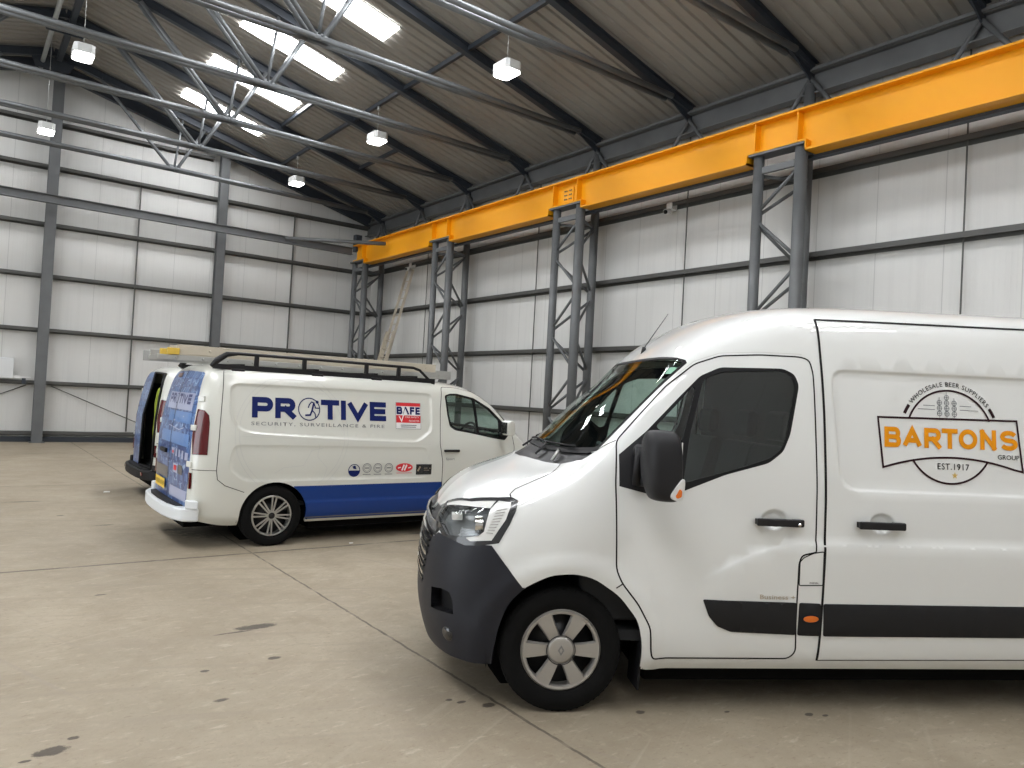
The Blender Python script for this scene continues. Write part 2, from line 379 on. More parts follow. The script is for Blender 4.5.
girt((XL, YB, 7.15), (XR-.02, YB, 7.15), 'wall_rail', 'grey horizontal steel rail high on the back wall, topmost one at eaves height', 'rails along the back wall')
girt((-2.3, YB, 8.3), (5.8, YB, 8.3), 'wall_rail', 'short grey steel rail in the gable of the back wall, near the ridge', 'rails along the back wall')
# sag rods between the rails
for x, w in ((3.92, 'between the two tall columns'), (8.28, 'nearest the crane tower in the corner'), (-.4, 'left of the tall column under the ridge')):
    tag(MB().bar((x, YB-.10, .3), (x, YB-.10, 7.15), .05, .03, (1, 0, 0)).build('sag_bar', 'rail_grey'), 'thin vertical steel bar on the back wall, %s' % w, 'steel bar', 'sag bars on the back wall')
for y, w in ((19.15, 'seen between the corner tower and the second tower'), (14.0, 'seen between the second and third towers'), (9.5, 'seen between the third tower and the nearest tower'), (4.62, 'to the right of the nearest tower')):
    tag(MB().bar((XR-.09, y, .3), (XR-.09, y, 7.0), .018, .018, (0, 1, 0)).build('sag_bar', 'rail_grey'), 'thin vertical rod on the right wall, %s' % w, 'steel rod', 'sag rods on the right wall')
# gable columns
for x, w in ((1.83, 'left tall grey steel column of the back wall, standing under the ridge'), (6.05, 'right tall grey steel column of the back wall, between ridge and corner'), (-2.6, 'tall grey steel column of the back wall, left of the picture')):
    zt = roof_z(x)-.25
    o = empty('steel_column', w, 'column', (x, YB-.32, 0), group='gable columns' if x > 0 else None)
    m = MB(); m.ibeam((0, 0, 0), (0, 0, zt), .24, .22, .018, .012, (0, 1, 0)); m.build('column_shaft', 'steel_grey', o)
    MB().box(-.17, .17, -.17, .17, 0, .02).build('base_plate', 'steel_grey', o)
# bracing rods low on the back wall
tag(MB().tube((2.1, YB-.06, 1.45), (4.75, YB-.06, .3), .011, 6).build('brace_rod', 'rail_grey'), 'thin slanting rod across the lowest back wall panel right of the left column', 'steel rod')
tag(MB().tube((1.55, YB-.06, 1.45), (-.9, YB-.06, .3), .011, 6).build('brace_rod', 'rail_grey'), 'thin slanting rod across the lowest back wall panel left of the left column', 'steel rod')
# switch box on the back wall
o = empty('switch_box', 'white rectangular wall box standing on the second rail, left of the tall left column', 'box', (1.08, YB-.19, 1.60))
MB().box(-.2, .17, -.14, .05, 0, .52).build('enclosure', 'box_white', o, .015)
m = MB(); m.box(.17, .32, -.08, 0, .02, .09); m.box(.32, .55, -.07, -.02, .03, .07); m.build('cable_gland', 'camera_white', o)
MB().box(.36, .44, -.1, .0, -.12, .02).build('bracket', 'steel_dark', o)

# eaves beams
for side, lab in ((1, 'deep grey eaves beam running along the top of the right wall'), (-1, 'deep grey eaves beam running along the top of the left wall')):
    xx = 10.80 if side > 0 else XL+.23
    m = MB(); m.ibeam((xx, YF, 7.02), (xx, YB, 7.02), .2, .36, .02, .014)
    m.bar((xx-.11*side, YF, 7.215), (xx-.11*side, YB, 7.215), .06, .05)
    tag(m.build('eaves_beam', 'steel_grey'), lab, 'beam')

# roof trusses: sloping rafters, level twin-tube tie, fan of struts to each lower node
ORD = ['farthest, against the back wall', 'second from the back wall', 'third from the back wall', 'fourth from the back wall', 'fifth from the back wall',
       'between the two nearest crane towers', 'ending above the nearest crane tower', 'ending at the top right of the picture', 'nearest, overhead']
def truss(k, y):
    t = empty('roof_truss', 'grey steel roof truss, ' + ORD[k], 'truss', (RX, y, 0), group='roof trusses')
    def rz(x): return roof_z(RX+x)-.14
    for sd in (1, -1):
        m = MB(); m.ibeam((0, 0, rz(0)), (sd*9.2, 0, rz(9.2)), .13, .18, .014, .01); m.build('rafter', 'steel_dark', t)
        # haunch at the eaves
        m = MB(); m.prism([(sd*8.5, rz(8.5)-.08), (sd*9.2, rz(9.2)-.08), (sd*9.22, rz(9.2)-.24), (sd*9.12, rz(9.2)-.24)], -.012, .012); m.build('haunch_plate', 'steel_dark', t)
        m = MB(); m.path([(sd*9.12, 0, 7.1), (sd*9.12, -.62, 6.28)], .038, 8); m.build('knee_brace', 'steel_grey', t)
        m = MB(); m.path([(sd*9.12, 0, 7.1), (sd*9.12, .62, 6.28)], .038, 8); m.build('knee_brace', 'steel_grey', t)
        nx, nz = 2.9*sd, 7.43
        gap = .085
        m = MB()
        for dy in (-gap, gap): m.tube((nx, dy, nz), (8.55*sd, dy, 7.36), .05)
        m.build('tie_tube', 'steel_tube', t)
        def strut(x1, r=.038, x0=nx, twin=False):
            m = MB()
            for dy in ((-gap, gap) if twin else (0,)): m.tube((x0, dy, nz+.02), (x1*sd, dy, rz(abs(x1))-.08), r, 8)
            return m.build('strut', 'steel_tube', t)
        strut(1.05, .045, nx-.08*sd, k > 0); strut(3.05, .03); strut(3.62, .042, nx+.07*sd, k > 0)
        m = MB(); m.box(nx-.16, nx+.16, -.012, .012, nz-.06, nz+.12); m.tube((nx-.1*sd, -.13, nz), (nx-.1*sd, .13, nz), .03, 8); m.tube((nx+.08*sd, -.13, nz+.02), (nx+.08*sd, .13, nz+.02), .025, 8); m.build('gusset_plate', 'steel_tube', t)
    m = MB()
    for dy in (-.085, .085): m.tube((-2.9, dy, 7.43), (2.9, dy, 7.43), .05)
    m.build('tie_tube', 'steel_tube', t)
    m = MB(); m.prism([(-.5, rz(.5)), (.5, rz(.5)), (.35, rz(0)-.45), (-.35, rz(0)-.45)], -.012, .012); m.build('apex_plate', 'steel_dark', t)
    return t
for k, y in enumerate(TRUSS_Y): truss(k, y)
# gable rafter lying against the back wall
m = MB(); m.ibeam((RX, YB-.3, roof_z(RX)-.16), (XR-.3, YB-.3, roof_z(XR-.3)-.16), .16, .3); m.ibeam((RX, YB-.3, roof_z(RX)-.16), (XL+.3, YB-.3, roof_z(XL+.3)-.16), .16, .3)
tag(m.build('gable_rafter', 'steel_dark'), 'dark sloping steel beam following the roof line on the back wall', 'beam')
# ridge conduit and beam
tag(MB().bar((RX+.12, YF, AP-.28), (RX+.12, YB-.3, AP-.28), .12, .12).build('ridge_beam', 'steel_dark'), 'dark beam along the roof ridge above the left row of lamps', 'beam')
tag(MB().tube((RX-.22, 14.0, AP-.42), (RX-.22, 22.3, AP-.42), .05, 10).build('ridge_pipe', 'galvanised'), 'pale round pipe hung along the ridge at top left of the picture', 'pipe')
# light purlins under the roof
def purlin(x, y0, y1, lab):
    z = roof_z(x)-.09
    return tag(MB().bar((x, y0, z), (x, y1, z), .07, .09).build('roof_purlin', 'steel_dark'), lab, 'purlin')
purlin(7.4, YF+.1, YB-.5, 'dark purlin running the length of the right roof slope, carrying the right row of lamps')
purlin(8.72, 17.0, 19.3, 'short dark purlin low on the right roof slope beside the second far lamp')
purlin(6.48, 16.9, 19.2, 'short dark purlin just below the rooflights of the right roof slope')
purlin(-4.2, YF+.1, YB-.5, 'dark purlin running the length of the left roof slope')

# hanging lamps
def lamp(x, y, z, lab):
    t = empty('hanging_lamp', lab, 'lamp', (x, y, z), group='lamps hung from the roof')
    a, b, h = .165, .23, .10
    poly = [(-a+.06, -b), (a-.06, -b), (a, -b+.05), (a, b-.05), (a-.06, b), (-a+.06, b), (-a, b-.05), (-a, -b+.05)]
    MB().prism(poly, -.06, h, 'z').build('lamp_housing', 'lamp_housing', t)
    MB().prism([(p[0]*.96, p[1]*.96) for p in poly], -.09, -.06, 'z').build('lamp_diffuser', 'lamp_glow', t)
    top = roof_z(x)-(.14 if x > 5 else .0)-z
    m = MB(); m.tube((0, 0, h), (0, 0, top), .006, 6); m.tube((0, 0, top-.08), (0, 0, top), .035, 10); m.build('suspension_cord', 'galvanised', t)
lamp(7.4, 10.6, 7.42, 'white hanging lamp of the right row, nearest and largest, above the middle of the picture')
lamp(7.4, 15.55, 7.45, 'white hanging lamp of the right row, middle one')
lamp(7.4, 20.5, 7.47, 'white hanging lamp of the right row, farthest, in front of the back wall gable')
lamp(1.58, 15.5, 7.52, 'white hanging lamp under the ridge at top left, the nearer of the two')
lamp(1.45, 20.5, 7.41, 'white hanging lamp in front of the left column, farther of the two')

# travelling crane runway
CX = 10.0
o = empty('crane_beam', 'long orange crane runway beam carried on the lattice towers along the right wall', 'crane beam', (CX, 0, 0))
Y0, Y1 = YF+.2, 21.95
m = MB()
m.bar((0, Y0, 6.255), (0, Y1, 6.255), .32, .03)                       # top flange
TW = [21.7, 16.78, 11.83, 6.9, 1.95, -3.0]
segs = []; last = Y1
zb = 5.63; zn = 5.775
cur = Y0
for ty in sorted(TW):
    a, b = ty-.50, ty+.50
    if a > cur: m.box(-.14, .14, cur, a, zb, zb+.03); m.box(-.012, .012, cur, a, zb, 6.245); m.box(-.14, .14, a-.02, a, zb, zn+.02)
    m.box(-.14, .14, max(a, Y0), min(b, Y1), zn, zn+.025); m.box(-.012, .012, max(a, Y0), min(b, Y1), zn, 6.245)
    if b < Y1: m.box(-.14, .14, b, b+.02, zb, zn+.02)
    for yy in (ty-.37, ty+.37):
        if Y0 < yy < Y1: m.box(-.14, .14, yy-.008, yy+.008, zn, 6.245)
    cur = b
m.build('runway_girder', 'crane_orange', o)
m = MB(); m.bar((0, Y0, 6.29), (0, Y1, 6.29), .05, .04); m.build('crane_rail', 'steel_grey', o)
m = MB(); m.box(-.035, -.012, 11.83-.16, 11.83+.16, 5.85, 6.14); m.build('splice_plate', 'crane_orange', o)
for i in range(2):
    for j in range(3):
        for s in (-1, 1):
            MB().tube((-.055, 11.83+s*(.05+.05*i), 5.91+.085*j), (-.03, 11.83+s*(.05+.05*i), 5.91+.085*j), .014, 6).build('bolt', 'steel_grey', o)
tag(MB().bar((10.20, YF, 5.61), (10.20, 21.9, 5.61), .12, .05).build('tie_beam', 'steel_dark'), 'dark steel beam running close behind and below the orange crane beam', 'beam')

TL = ['farthest, in the corner', 'second from the corner, above the signwritten van', 'third from the corner, behind the windscreen', 'nearest and largest, above the cab roof']
def tower(y, lab, grp='lattice towers carrying the crane beam'):
    t = empty('crane_tower', 'grey three-legged tubular lattice tower, ' + lab, 'tower', (CX, y, 0), group=grp)
    A, B, Cc = Vector((0, .37, 0)), Vector((0, -.37, 0)), Vector((.73, 0, 0))
    H = 5.74
    for p, h, r in ((A, H, .082), (B, H, .096), (Cc, 7.0, .088)):
        MB().tube(p, p+Vector((0, 0, h)), r, 16).build('leg', 'steel_grey', t)
        MB().box(p.x-.16, p.x+.16, p.y-.16, p.y+.16, 0, .02).build('foot_plate', 'steel_grey', t)
    MB().box(-.13, .13, -.48, .48, H, H+.035).build('cap_plate', 'steel_grey', t)
    MB().bar(A+Vector((0, 0, 5.52)), B+Vector((0, 0, 5.52)), .06, .1).build('head_rail', 'steel_grey', t)
    for P, Q in ((A, Cc), (B, Cc)): MB().tube(P+Vector((0, 0, 5.45)), Q+Vector((0, 0, 5.45)), .03, 8).build('head_rail', 'steel_grey', t)
    nodesA = [5.42-.83*k for k in range(7)]
    for P, Q, off in ((A, B, 0.), (A, Cc, .05), (B, Cc, .02)):
        z = 4.98 - off; up = True
        # zig-zag: from P at 5.42-ish down
        zz = [5.53, 4.80, 4.02, 3.19, 2.36, 1.53, .70, .15]
        for i in range(len(zz)-1):
            a, b = (Q, P) if i % 2 == 0 else (P, Q)
            MB().tube(a+Vector((0, 0, zz[i]-off-.06)), b+Vector((0, 0, zz[i+1]-off+.06)), .028, 8).build('brace', 'steel_grey', t)
    return t
for ty, lab in zip(TW[:4], TL): tower(ty, lab)
# cross beam between the crane runways, in front of the back wall
m = MB(); m.ibeam((XL+.9, 22.05, 6.15), (9.86, 22.05, 6.10), .16, .21, .014, .01)
tag(m.build('cross_beam', 'steel_grey'), 'long grey steel beam crossing in front of the back wall at crane height', 'beam')
tag(MB().tube((7.7, 21.95, 6.14), (9.82, 19.7, 6.02), .055, 10).build('brace_tube', 'steel_grey'), 'grey steel tube slanting from cross beam to far end of orange beam', 'brace')
MBx = MB(); MBx.box(9.9, 10.1, 21.9, 22.1, 6.1, 6.62); tag(MBx.build('end_stop', 'steel_dark'), 'dark stub post standing on the far end of the orange crane beam', 'post')

# surveillance cameras high on the right wall
for y, lab in ((9.87, 'small white surveillance camera on the right wall between the two nearest towers'), (20.05, 'small white surveillance camera on the right wall above the leaning ladder')):
    t = empty('security_camera', lab, 'camera', (10.8, y, 5.5), group='surveillance cameras on the right wall')
    m = MB(); m.box(.04, .2, -.07, .07, .02, .16); m.build('mount', 'camera_white', t, .015)
    m = MB(); m.path([(.06, 0, .0), (-.1, -.05, -.05)], .055, 14); m.build('camera_body', 'camera_white', t)
    m = MB(); m.path([(-.1, -.05, -.05), (-.115, -.055, -.055)], .04, 14); m.build('camera_lens', 'black_plastic', t)
# leaning ladder
t = empty('leaning_ladder', 'pale double ladder leaning on the right wall near the corner crane tower', 'ladder', (0, 0, 0))
def lad_section(p0, p1, w, name, rung_name):
    p0, p1 = Vector(p0), Vector(p1); d = (p1-p0).normalized(); up = Vector((0, 1, 0)).cross(d)
    for s in (-1, 1):
        MB().bar(p0+Vector((0, s*w/2, 0)), p1+Vector((0, s*w/2, 0)), .035, .07, up).build(name, 'pale_grp', t)
    L = (p1-p0).length; k = int(L/.27)
    for i in range(k):
        q = p0+d*(.15+i*.27)
        MB().tube(q-Vector((0, w/2, 0)), q+Vector((0, w/2, 0)), .014, 6).build(rung_name, 'pale_grp', t)
lad_section((9.90, 20.0, 1.8), (10.83, 20.0, 5.42), .36, 'stile', 'rung')
lad_section((9.38, 20.0, .02), (10.29, 20.0, 3.55), .44, 'stile', 'rung')
# ---------------------------------------------------------------- van bodies: one smooth skin per van, cut into panels
def pchip_slopes(x, y):           # x (k,), y (..., k) -> slopes
    h = np.diff(x); d = np.diff(y, axis=-1)/h
    m = np.zeros_like(y)
    a, b = d[..., :-1], d[..., 1:]; w1 = 2*h[1:]+h[:-1]; w2 = h[1:]+2*h[:-1]
    ok = a*b > 0
    with np.errstate(divide='ignore', invalid='ignore'):
        hm = (w1+w2)/(w1/np.where(ok, a, 1)+w2/np.where(ok, b, 1))
    m[..., 1:-1] = np.where(ok, hm, 0)
    m[..., 0] = d[..., 0]; m[..., -1] = d[..., -1]
    return m
def pchip_eval(x, y, q):
    m = pchip_slopes(x, y); i = np.clip(np.searchsorted(x, q)-1, 0, len(x)-2); h = x[i+1]-x[i]; t = (q-x[i])/h
    return ((2*t**3-3*t**2+1)*y[..., i]+(t**3-2*t**2+t)*h*m[..., i]+(-2*t**3+3*t**2)*y[..., i+1]+(t**3-t**2)*h*m[..., i+1])
def smooth1(A, axis, n):
    A = np.moveaxis(A, axis, 0).copy()
    for _ in range(n): A[1:-1] = .25*A[:-2]+.5*A[1:-1]+.25*A[2:]
    return np.moveaxis(A, 0, axis)
class Skin:
    def __init__(s, net, nu=300, nv=150, sm=(26, 7)):
        A = np.array(net, float)                                    # stations x rows x 3
        cu = np.concatenate([[0], np.cumsum(np.linalg.norm(np.diff(A, axis=0), axis=2).mean(1))])
        cv = np.concatenate([[0], np.cumsum(np.linalg.norm(np.diff(A, axis=1), axis=2)[3:-3].mean(0))])
        s.U, s.V = cu[-1], cv[-1]
        qu = np.linspace(0, s.U, nu); qv = np.linspace(0, s.V, nv)
        G = pchip_eval(cu, np.moveaxis(A, 0, -1), qu)               # rows x3 x nu
        G = pchip_eval(cv, np.moveaxis(G, 0, -1), qv)               # 3 x nu x nv
        G = np.moveaxis(G, 0, -1)
        G = smooth1(smooth1(G, 0, sm[0]), 1, sm[1])
        G[0, :, 1] = 0; G[:, -1, 1] = 0
        s.G = G; s.nu, s.nv = nu, nv
        du = np.gradient(G, axis=0); dv = np.gradient(G, axis=1)
        n = np.cross(du, dv); L = np.linalg.norm(n, axis=2, keepdims=True); n = n/np.maximum(L, 1e-12)
        if n[nu//2, nv//4, 1] < 0: n = -n
        bad = L[..., 0] < 1e-9
        s.Nn = n; s.Nn[bad] = (0, 0, 1)
        s.disp = None
    def _bil(s, A, uv):
        a = np.clip(uv[:, 0]/s.U, 0, 1)*(s.nu-1); b = np.clip(uv[:, 1]/s.V, 0, 1)*(s.nv-1)
        i = np.minimum(a.astype(int), s.nu-2); j = np.minimum(b.astype(int), s.nv-2); fa = (a-i)[:, None]; fb = (b-j)[:, None]
        return A[i, j]*(1-fa)*(1-fb)+A[i+1, j]*fa*(1-fb)+A[i, j+1]*(1-fa)*fb+A[i+1, j+1]*fa*fb
    def base(s, uv): return s._bil(s.G, uv)
    def nrm0(s, uv):
        n = s._bil(s.Nn, uv); return n/np.maximum(np.linalg.norm(n, axis=1, keepdims=True), 1e-9)
    def P(s, uv):
        p = s.base(uv)
        if s.disp is not None: p = p + s.nrm0(uv)*s.disp(p)[:, None]
        return p
    def Nm(s, uv):
        if s.disp is None: return s.nrm0(uv)
        e = .004; du = s.P(uv+[e, 0])-s.P(uv-[e, 0]); dv = s.P(uv+[0, e])-s.P(uv-[0, e]); n = np.cross(du, dv)
        L = np.linalg.norm(n, axis=1, keepdims=True); n0 = s.nrm0(uv); n = np.where(L > 1e-9, n/np.maximum(L, 1e-12), n0)
        return np.where((n*n0).sum(1, keepdims=True) < 0, -n, n)
    def inv(s, q, proj='side', mask=None):
        """uv of points given in one view: side (s,z), top (s,y), front/rear (y,z)"""
        ax = {'side': (0, 2), 'top': (0, 1), 'front': (1, 2), 'rear': (1, 2)}[proj]
        F = s.G[..., ax]; U = np.linspace(0, s.U, s.nu); V = np.linspace(0, s.V, s.nv)
        ok = np.ones((s.nu, s.nv), bool); nn = s.Nn
        if proj == 'top': ok = nn[..., 2] > .15
        if proj == 'front': ok = nn[..., 0] < -.1
        if proj == 'rear': ok = (nn[..., 0] > .1) & (s.G[..., 0] > s.G[..., 0].max()-1.2)
        if proj == 'side': ok = s.G[..., 1] > .3
        out = []
        for p in np.atleast_2d(q):
            d = ((F-p)**2).sum(2); d[~ok] = 9e9
            i, j = np.unravel_index(np.argmin(d), d.shape); uv = np.array([[U[i], V[j]]])
            for _ in range(6):
                e = 1e-3; f0 = s.base(uv)[0][list(ax)]-p
                J = np.stack([(s.base(uv+[e, 0])-s.base(uv-[e, 0]))[0][list(ax)], (s.base(uv+[0, e])-s.base(uv-[0, e]))[0][list(ax)]], 1)/(2*e)
                st = np.linalg.lstsq(J+1e-9*np.eye(2), -f0, rcond=.02)[0]; st = np.clip(st, -.04, .04); new = uv+st
                new[:, 0] = np.clip(new[:, 0], 0, s.U); new[:, 1] = np.clip(new[:, 1], 0, s.V)
                if ((s.base(new)[0][list(ax)]-p)**2).sum() < (f0**2).sum(): uv = new
                else: break
            out.append(uv[0])
        return np.array(out)
def rounded(pts, r=.05, n=5, closed=True):
    """round the corners of a polygon; a point may carry its own radius as third value"""
    out = []; k = len(pts)
    for i, p in enumerate(pts):
        rr = p[2] if len(p) > 2 else r
        p2 = np.array(p[:2], float)
        if not closed and i in (0, k-1): out.append(tuple(p2)); continue
        a = np.array(pts[i-1][:2], float); b = np.array(pts[(i+1) % k][:2], float)
        la = np.linalg.norm(a-p2); lb = np.linalg.norm(b-p2); d = min(rr, la*.48, lb*.48)
        if d < 1e-4: out.append(tuple(p2)); continue
        A = p2+(a-p2)/la*d; B = p2+(b-p2)/lb*d
        for t in np.linspace(0, 1, n): out.append(tuple((1-t)**2*A+2*t*(1-t)*p2+t*t*B))
    return out
def resample(pts, step, closed=True):
    P = np.array(pts, float); 
    if closed: P = np.vstack([P, P[:1]])
    out = []
    for a, b in zip(P[:-1], P[1:]):
        L = np.linalg.norm(b-a)
        if L < 1e-5: continue
        k = max(1, int(round(L/step)))
        for t in range(k): out.append(a+(b-a)*t/k)
    if not closed: out.append(P[-1])
    return np.array(out)
def inpoly(pts, poly):
    x, y = pts[:, 0], pts[:, 1]; ins = np.zeros(len(x), bool); n = len(poly); j = n-1
    for i in range(n):
        xi, yi = poly[i]; xj, yj = poly[j]
        c = ((yi > y) != (yj > y))
        with np.errstate(divide='ignore', invalid='ignore'): xx = (xj-xi)*(y-yi)/(yj-yi)+xi
        ins ^= c & (x < xx); j = i
    return ins
def polydist(pts, poly, closed=True):           # unsigned distance to a polyline
    Q = np.array(poly, float); 
    if closed: Q = np.vstack([Q, Q[:1]])
    d = np.full(len(pts), 9e9)
    for a, b in zip(Q[:-1], Q[1:]):
        ab = b-a; L = ab@ab
        if L < 1e-12: continue
        t = np.clip(((pts-a)@ab)/L, 0, 1); d = np.minimum(d, np.linalg.norm(pts-(a+t[:, None]*ab), axis=1))
    return d
def sstep(x, a, b):
    t = np.clip((x-a)/(b-a), 0, 1); return t*t*(3-2*t)

class Van:
    def __init__(s, net, root, near, grid=.05):
        s.sk = Skin(net); s.root = root; s.near = near          # near: +1 / -1, the side (local y) that faces the camera
        s.polys = []; s.lines = []; s.grid = grid
    def uvpoly(s, pts, proj='side', step=.03, raw=False):
        """raw: pts are already (s,y,z)-free uv pairs"""
        if raw: return resample(pts, step)
        return s.sk.inv(resample(pts, step), proj)
    def region(s, name, pts, proj='side', step=.03, extra=None):
        uv = s.uvpoly(pts, proj, step)
        if extra is not None: uv = extra(uv)
        s.polys.append((name, uv)); return uv
    def region_uv(s, name, uv): s.polys.append((name, np.array(uv))); return uv
    def crease(s, pts, proj='side', step=.04):
        for p in (pts if isinstance(pts[0][0], (list, tuple, np.ndarray)) else [pts]):
            s.lines.append(s.sk.inv(resample(p, step, False), proj))
    def cut(s):
        sk = s.sk; verts = []; edges = []
        def addchain(uv, closed):
            o = len(verts); verts.extend([tuple(p) for p in uv]); k = len(uv)
            edges.extend([(o+i, o+i+1) for i in range(k-1)])
            if closed: edges.append((o+k-1, o))
        for _, uv in s.polys: addchain(uv, True)
        for uv in s.lines: addchain(uv, False)
        nu = int(sk.U/s.grid); nv = int(sk.V/s.grid)
        gu = np.linspace(0, sk.U, nu+1); gv = np.linspace(0, sk.V, nv+1)
        bd = [(u, 0) for u in gu[:-1]]+[(sk.U, v) for v in gv[:-1]]+[(u, sk.V) for u in gu[::-1][:-1]]+[(0, v) for v in gv[::-1][:-1]]
        addchain(bd, True)
        inner = np.array([(u, v) for u in gu[1:-1] for v in gv[1:-1]])
        allc = np.vstack([uv for _, uv in s.polys]+[uv for uv in s.lines]) if (s.polys or s.lines) else np.zeros((0, 2))
        keep = np.ones(len(inner), bool)
        for i in range(0, len(inner), 500):
            if len(allc): keep[i:i+500] = (((inner[i:i+500, None, :]-allc[None])**2).sum(2).min(1) > (.3*s.grid)**2)
        verts.extend([tuple(p) for p in inner[keep]])
        rv, re_, rf, *_ = delaunay_2d_cdt([Vector(v) for v in verts], edges, [], 0, 1e-6)
        s.uv = np.array([(v.x, v.y) for v in rv]); F = np.array([f for f in rf if len(f) == 3])
        c = s.uv[F].mean(1); ok = (c[:, 0] > 0) & (c[:, 0] < sk.U) & (c[:, 1] > 0) & (c[:, 1] < sk.V)
        a = s.uv[F[:, 1]]-s.uv[F[:, 0]]; b = s.uv[F[:, 2]]-s.uv[F[:, 0]]; ok &= np.abs(a[:, 0]*b[:, 1]-a[:, 1]*b[:, 0]) > 1e-9
        F = F[ok]; c = c[ok]
        s.F = F; s.lab = np.array(['body']*len(F), dtype=object)
        for name, uv in reversed(s.polys):        # first named region wins
            s.lab[inpoly(c, uv)] = name
        s.Pt = sk.P(s.uv); s.Nt = sk.Nm(s.uv)
    def make(s, name, labels, material, sides=(1, -1), offset=0., skirt=.02, parent=None, objname=None, inner=None):
        """mesh of all triangles with these labels, on the given sides (+1 near, -1 far)"""
        if isinstance(labels, str): labels = (labels,)
        F = s.F[np.isin(s.lab, labels)]
        if not len(F): print('EMPTY region', labels); return None
        used, idx = np.unique(F, return_inverse=True); F = idx.reshape(-1, 3)
        P = s.Pt[used]+s.Nt[used]*offset; Nn = s.Nt[used]
        if inner: P = s.Pt[used]-s.Nt[used]*inner
        e = {}
        for f in F:
            for a, b in ((f[0], f[1]), (f[1], f[2]), (f[2], f[0])):
                e[(a, b)] = 1
        bnd = [(a, b) for a, b in e if (b, a) not in e]
        vs, fs, ns = [], [], []
        for sd in sides:
            yk = s.near*sd; M = np.array([1, yk, 1.]); o = len(vs)
            pv = P*M; nv = Nn*M; vs += list(pv); ns += list(nv)
            # orientation
            t = F[0]; g = np.cross(pv[F[:, 1]]-pv[F[:, 0]], pv[F[:, 2]]-pv[F[:, 0]]); flip = (g*nv[F[:, 0]]).sum() < 0
            for f in F: fs.append(tuple(o+i for i in (f[::-1] if flip else f)))
            if skirt:
                bv = {}; 
                for a, b in bnd:
                    if abs(P[a][1]) < 1e-4 and abs(P[b][1]) < 1e-4: continue
                    q = []
                    for i in (a, b):
                        if i not in bv:
                            bv[i] = (len(vs), len(vs)+1); vs += [pv[i], pv[i]-nv[i]*skirt]; ns += [nv[i], nv[i]]
                    f = (bv[b][0], bv[a][0], bv[a][1], bv[b][1])
                    fs.append(tuple(reversed(f)) if flip else f)
        me = bpy.data.meshes.new(objname or name); me.from_pydata([tuple(v) for v in vs], [], fs); me.update()
        me.polygons.foreach_set('use_smooth', [True]*len(me.polygons))
        cn = np.array(ns)
        nset = np.zeros((len(me.loops), 3)); lv = np.zeros(len(me.loops), int); me.loops.foreach_get('vertex_index', lv); nset = cn[lv]
        # skirt faces keep their own flat normal
        for p in me.polygons:
            if len(p.vertices) == 4: nset[list(p.loop_indices)] = tuple(p.normal)
        me.normals_split_custom_set([tuple(x) for x in nset])
        me.materials.append(MATS[material]); ob = bpy.data.objects.new(objname or name, me); COL.objects.link(ob); ob.parent = parent or s.root
        return ob
    def place(s, uv, off=0., side=1):
        uv = np.atleast_2d(uv); P = s.sk.P(uv)+s.sk.Nm(uv)*off; return P*np.array([1, s.near*side, 1.])
    def at(s, pts, proj='side', off=0., side=1): return s.place(s.sk.inv(np.array(pts, float), proj), off, side)
    def seam(s, name, chains, w=.007, off=.0012, material='black_rubber', sides=(1,), proj='side', parent=None, closed=False, uvgiven=False):
        if len(sides) > 1:
            return [s.seam(name, chains, w, off, material, (sd,), proj, parent, closed, uvgiven) for sd in sides][0]
        m = MB()
        for ch in chains:
            uv = ch if uvgiven else s.sk.inv(resample(ch, .03, closed), proj)
            P = s.sk.P(uv)+s.sk.Nm(uv)*off; Nn = s.sk.Nm(uv); k = len(P)
            for sd in sides:
                M = np.array([1, s.near*sd, 1.]); vs = []
                for i in range(k):
                    if closed: d = P[(i+1) % k]-P[i-1]
                    else: d = P[min(i+1, k-1)]-P[max(i-1, 0)]
                    x = np.cross(d, Nn[i]); x /= max(np.linalg.norm(x), 1e-9)
                    vs += [(P[i]+x*w/2)*M, (P[i]-x*w/2)*M]
                r = k if closed else k-1
                m.add(vs, [(2*i, 2*i+1, 2*((i+1) % k)+1, 2*((i+1) % k)) for i in range(r)], True)
        return m.build(name, material, parent or s.root)
    def decal(s, name, polys, material, off=.003, side=1, parent=None, tris=None, step=.03):
        """flat artwork given as polygons in side view (s,z), or as (verts, faces)"""
        m = MB()
        items = tris if tris is not None else []
        for p in polys or []:
            q = resample(p, step); m0 = delaunay_2d_cdt([Vector(v) for v in q], [], [list(range(len(q)))], 1, 1e-6)
            items = items+[([tuple(v) for v in m0[0]], [tuple(f) for f in m0[2]])]
        for i, (vs, fs) in enumerate(items):
            P = s.at([(v[0], v[1]) for v in vs], 'side', off+(i % 9)*.0001, side); m.add(P, fs, True)
        return m.build(name, material, parent or s.root)
def ring(c, r0, r1, a0=0, a1=360, n=40, flip=1):        # flat annulus sector as (verts, faces)
    vs = []; k = n+1
    for i in range(k):
        t = math.radians(a0+(a1-a0)*i/n); vs += [(c[0]+flip*r0*math.cos(t), c[1]+r0*math.sin(t)), (c[0]+flip*r1*math.cos(t), c[1]+r1*math.sin(t))]
    return vs, [(2*i, 2*i+1, 2*i+3, 2*i+2) for i in range(n)]
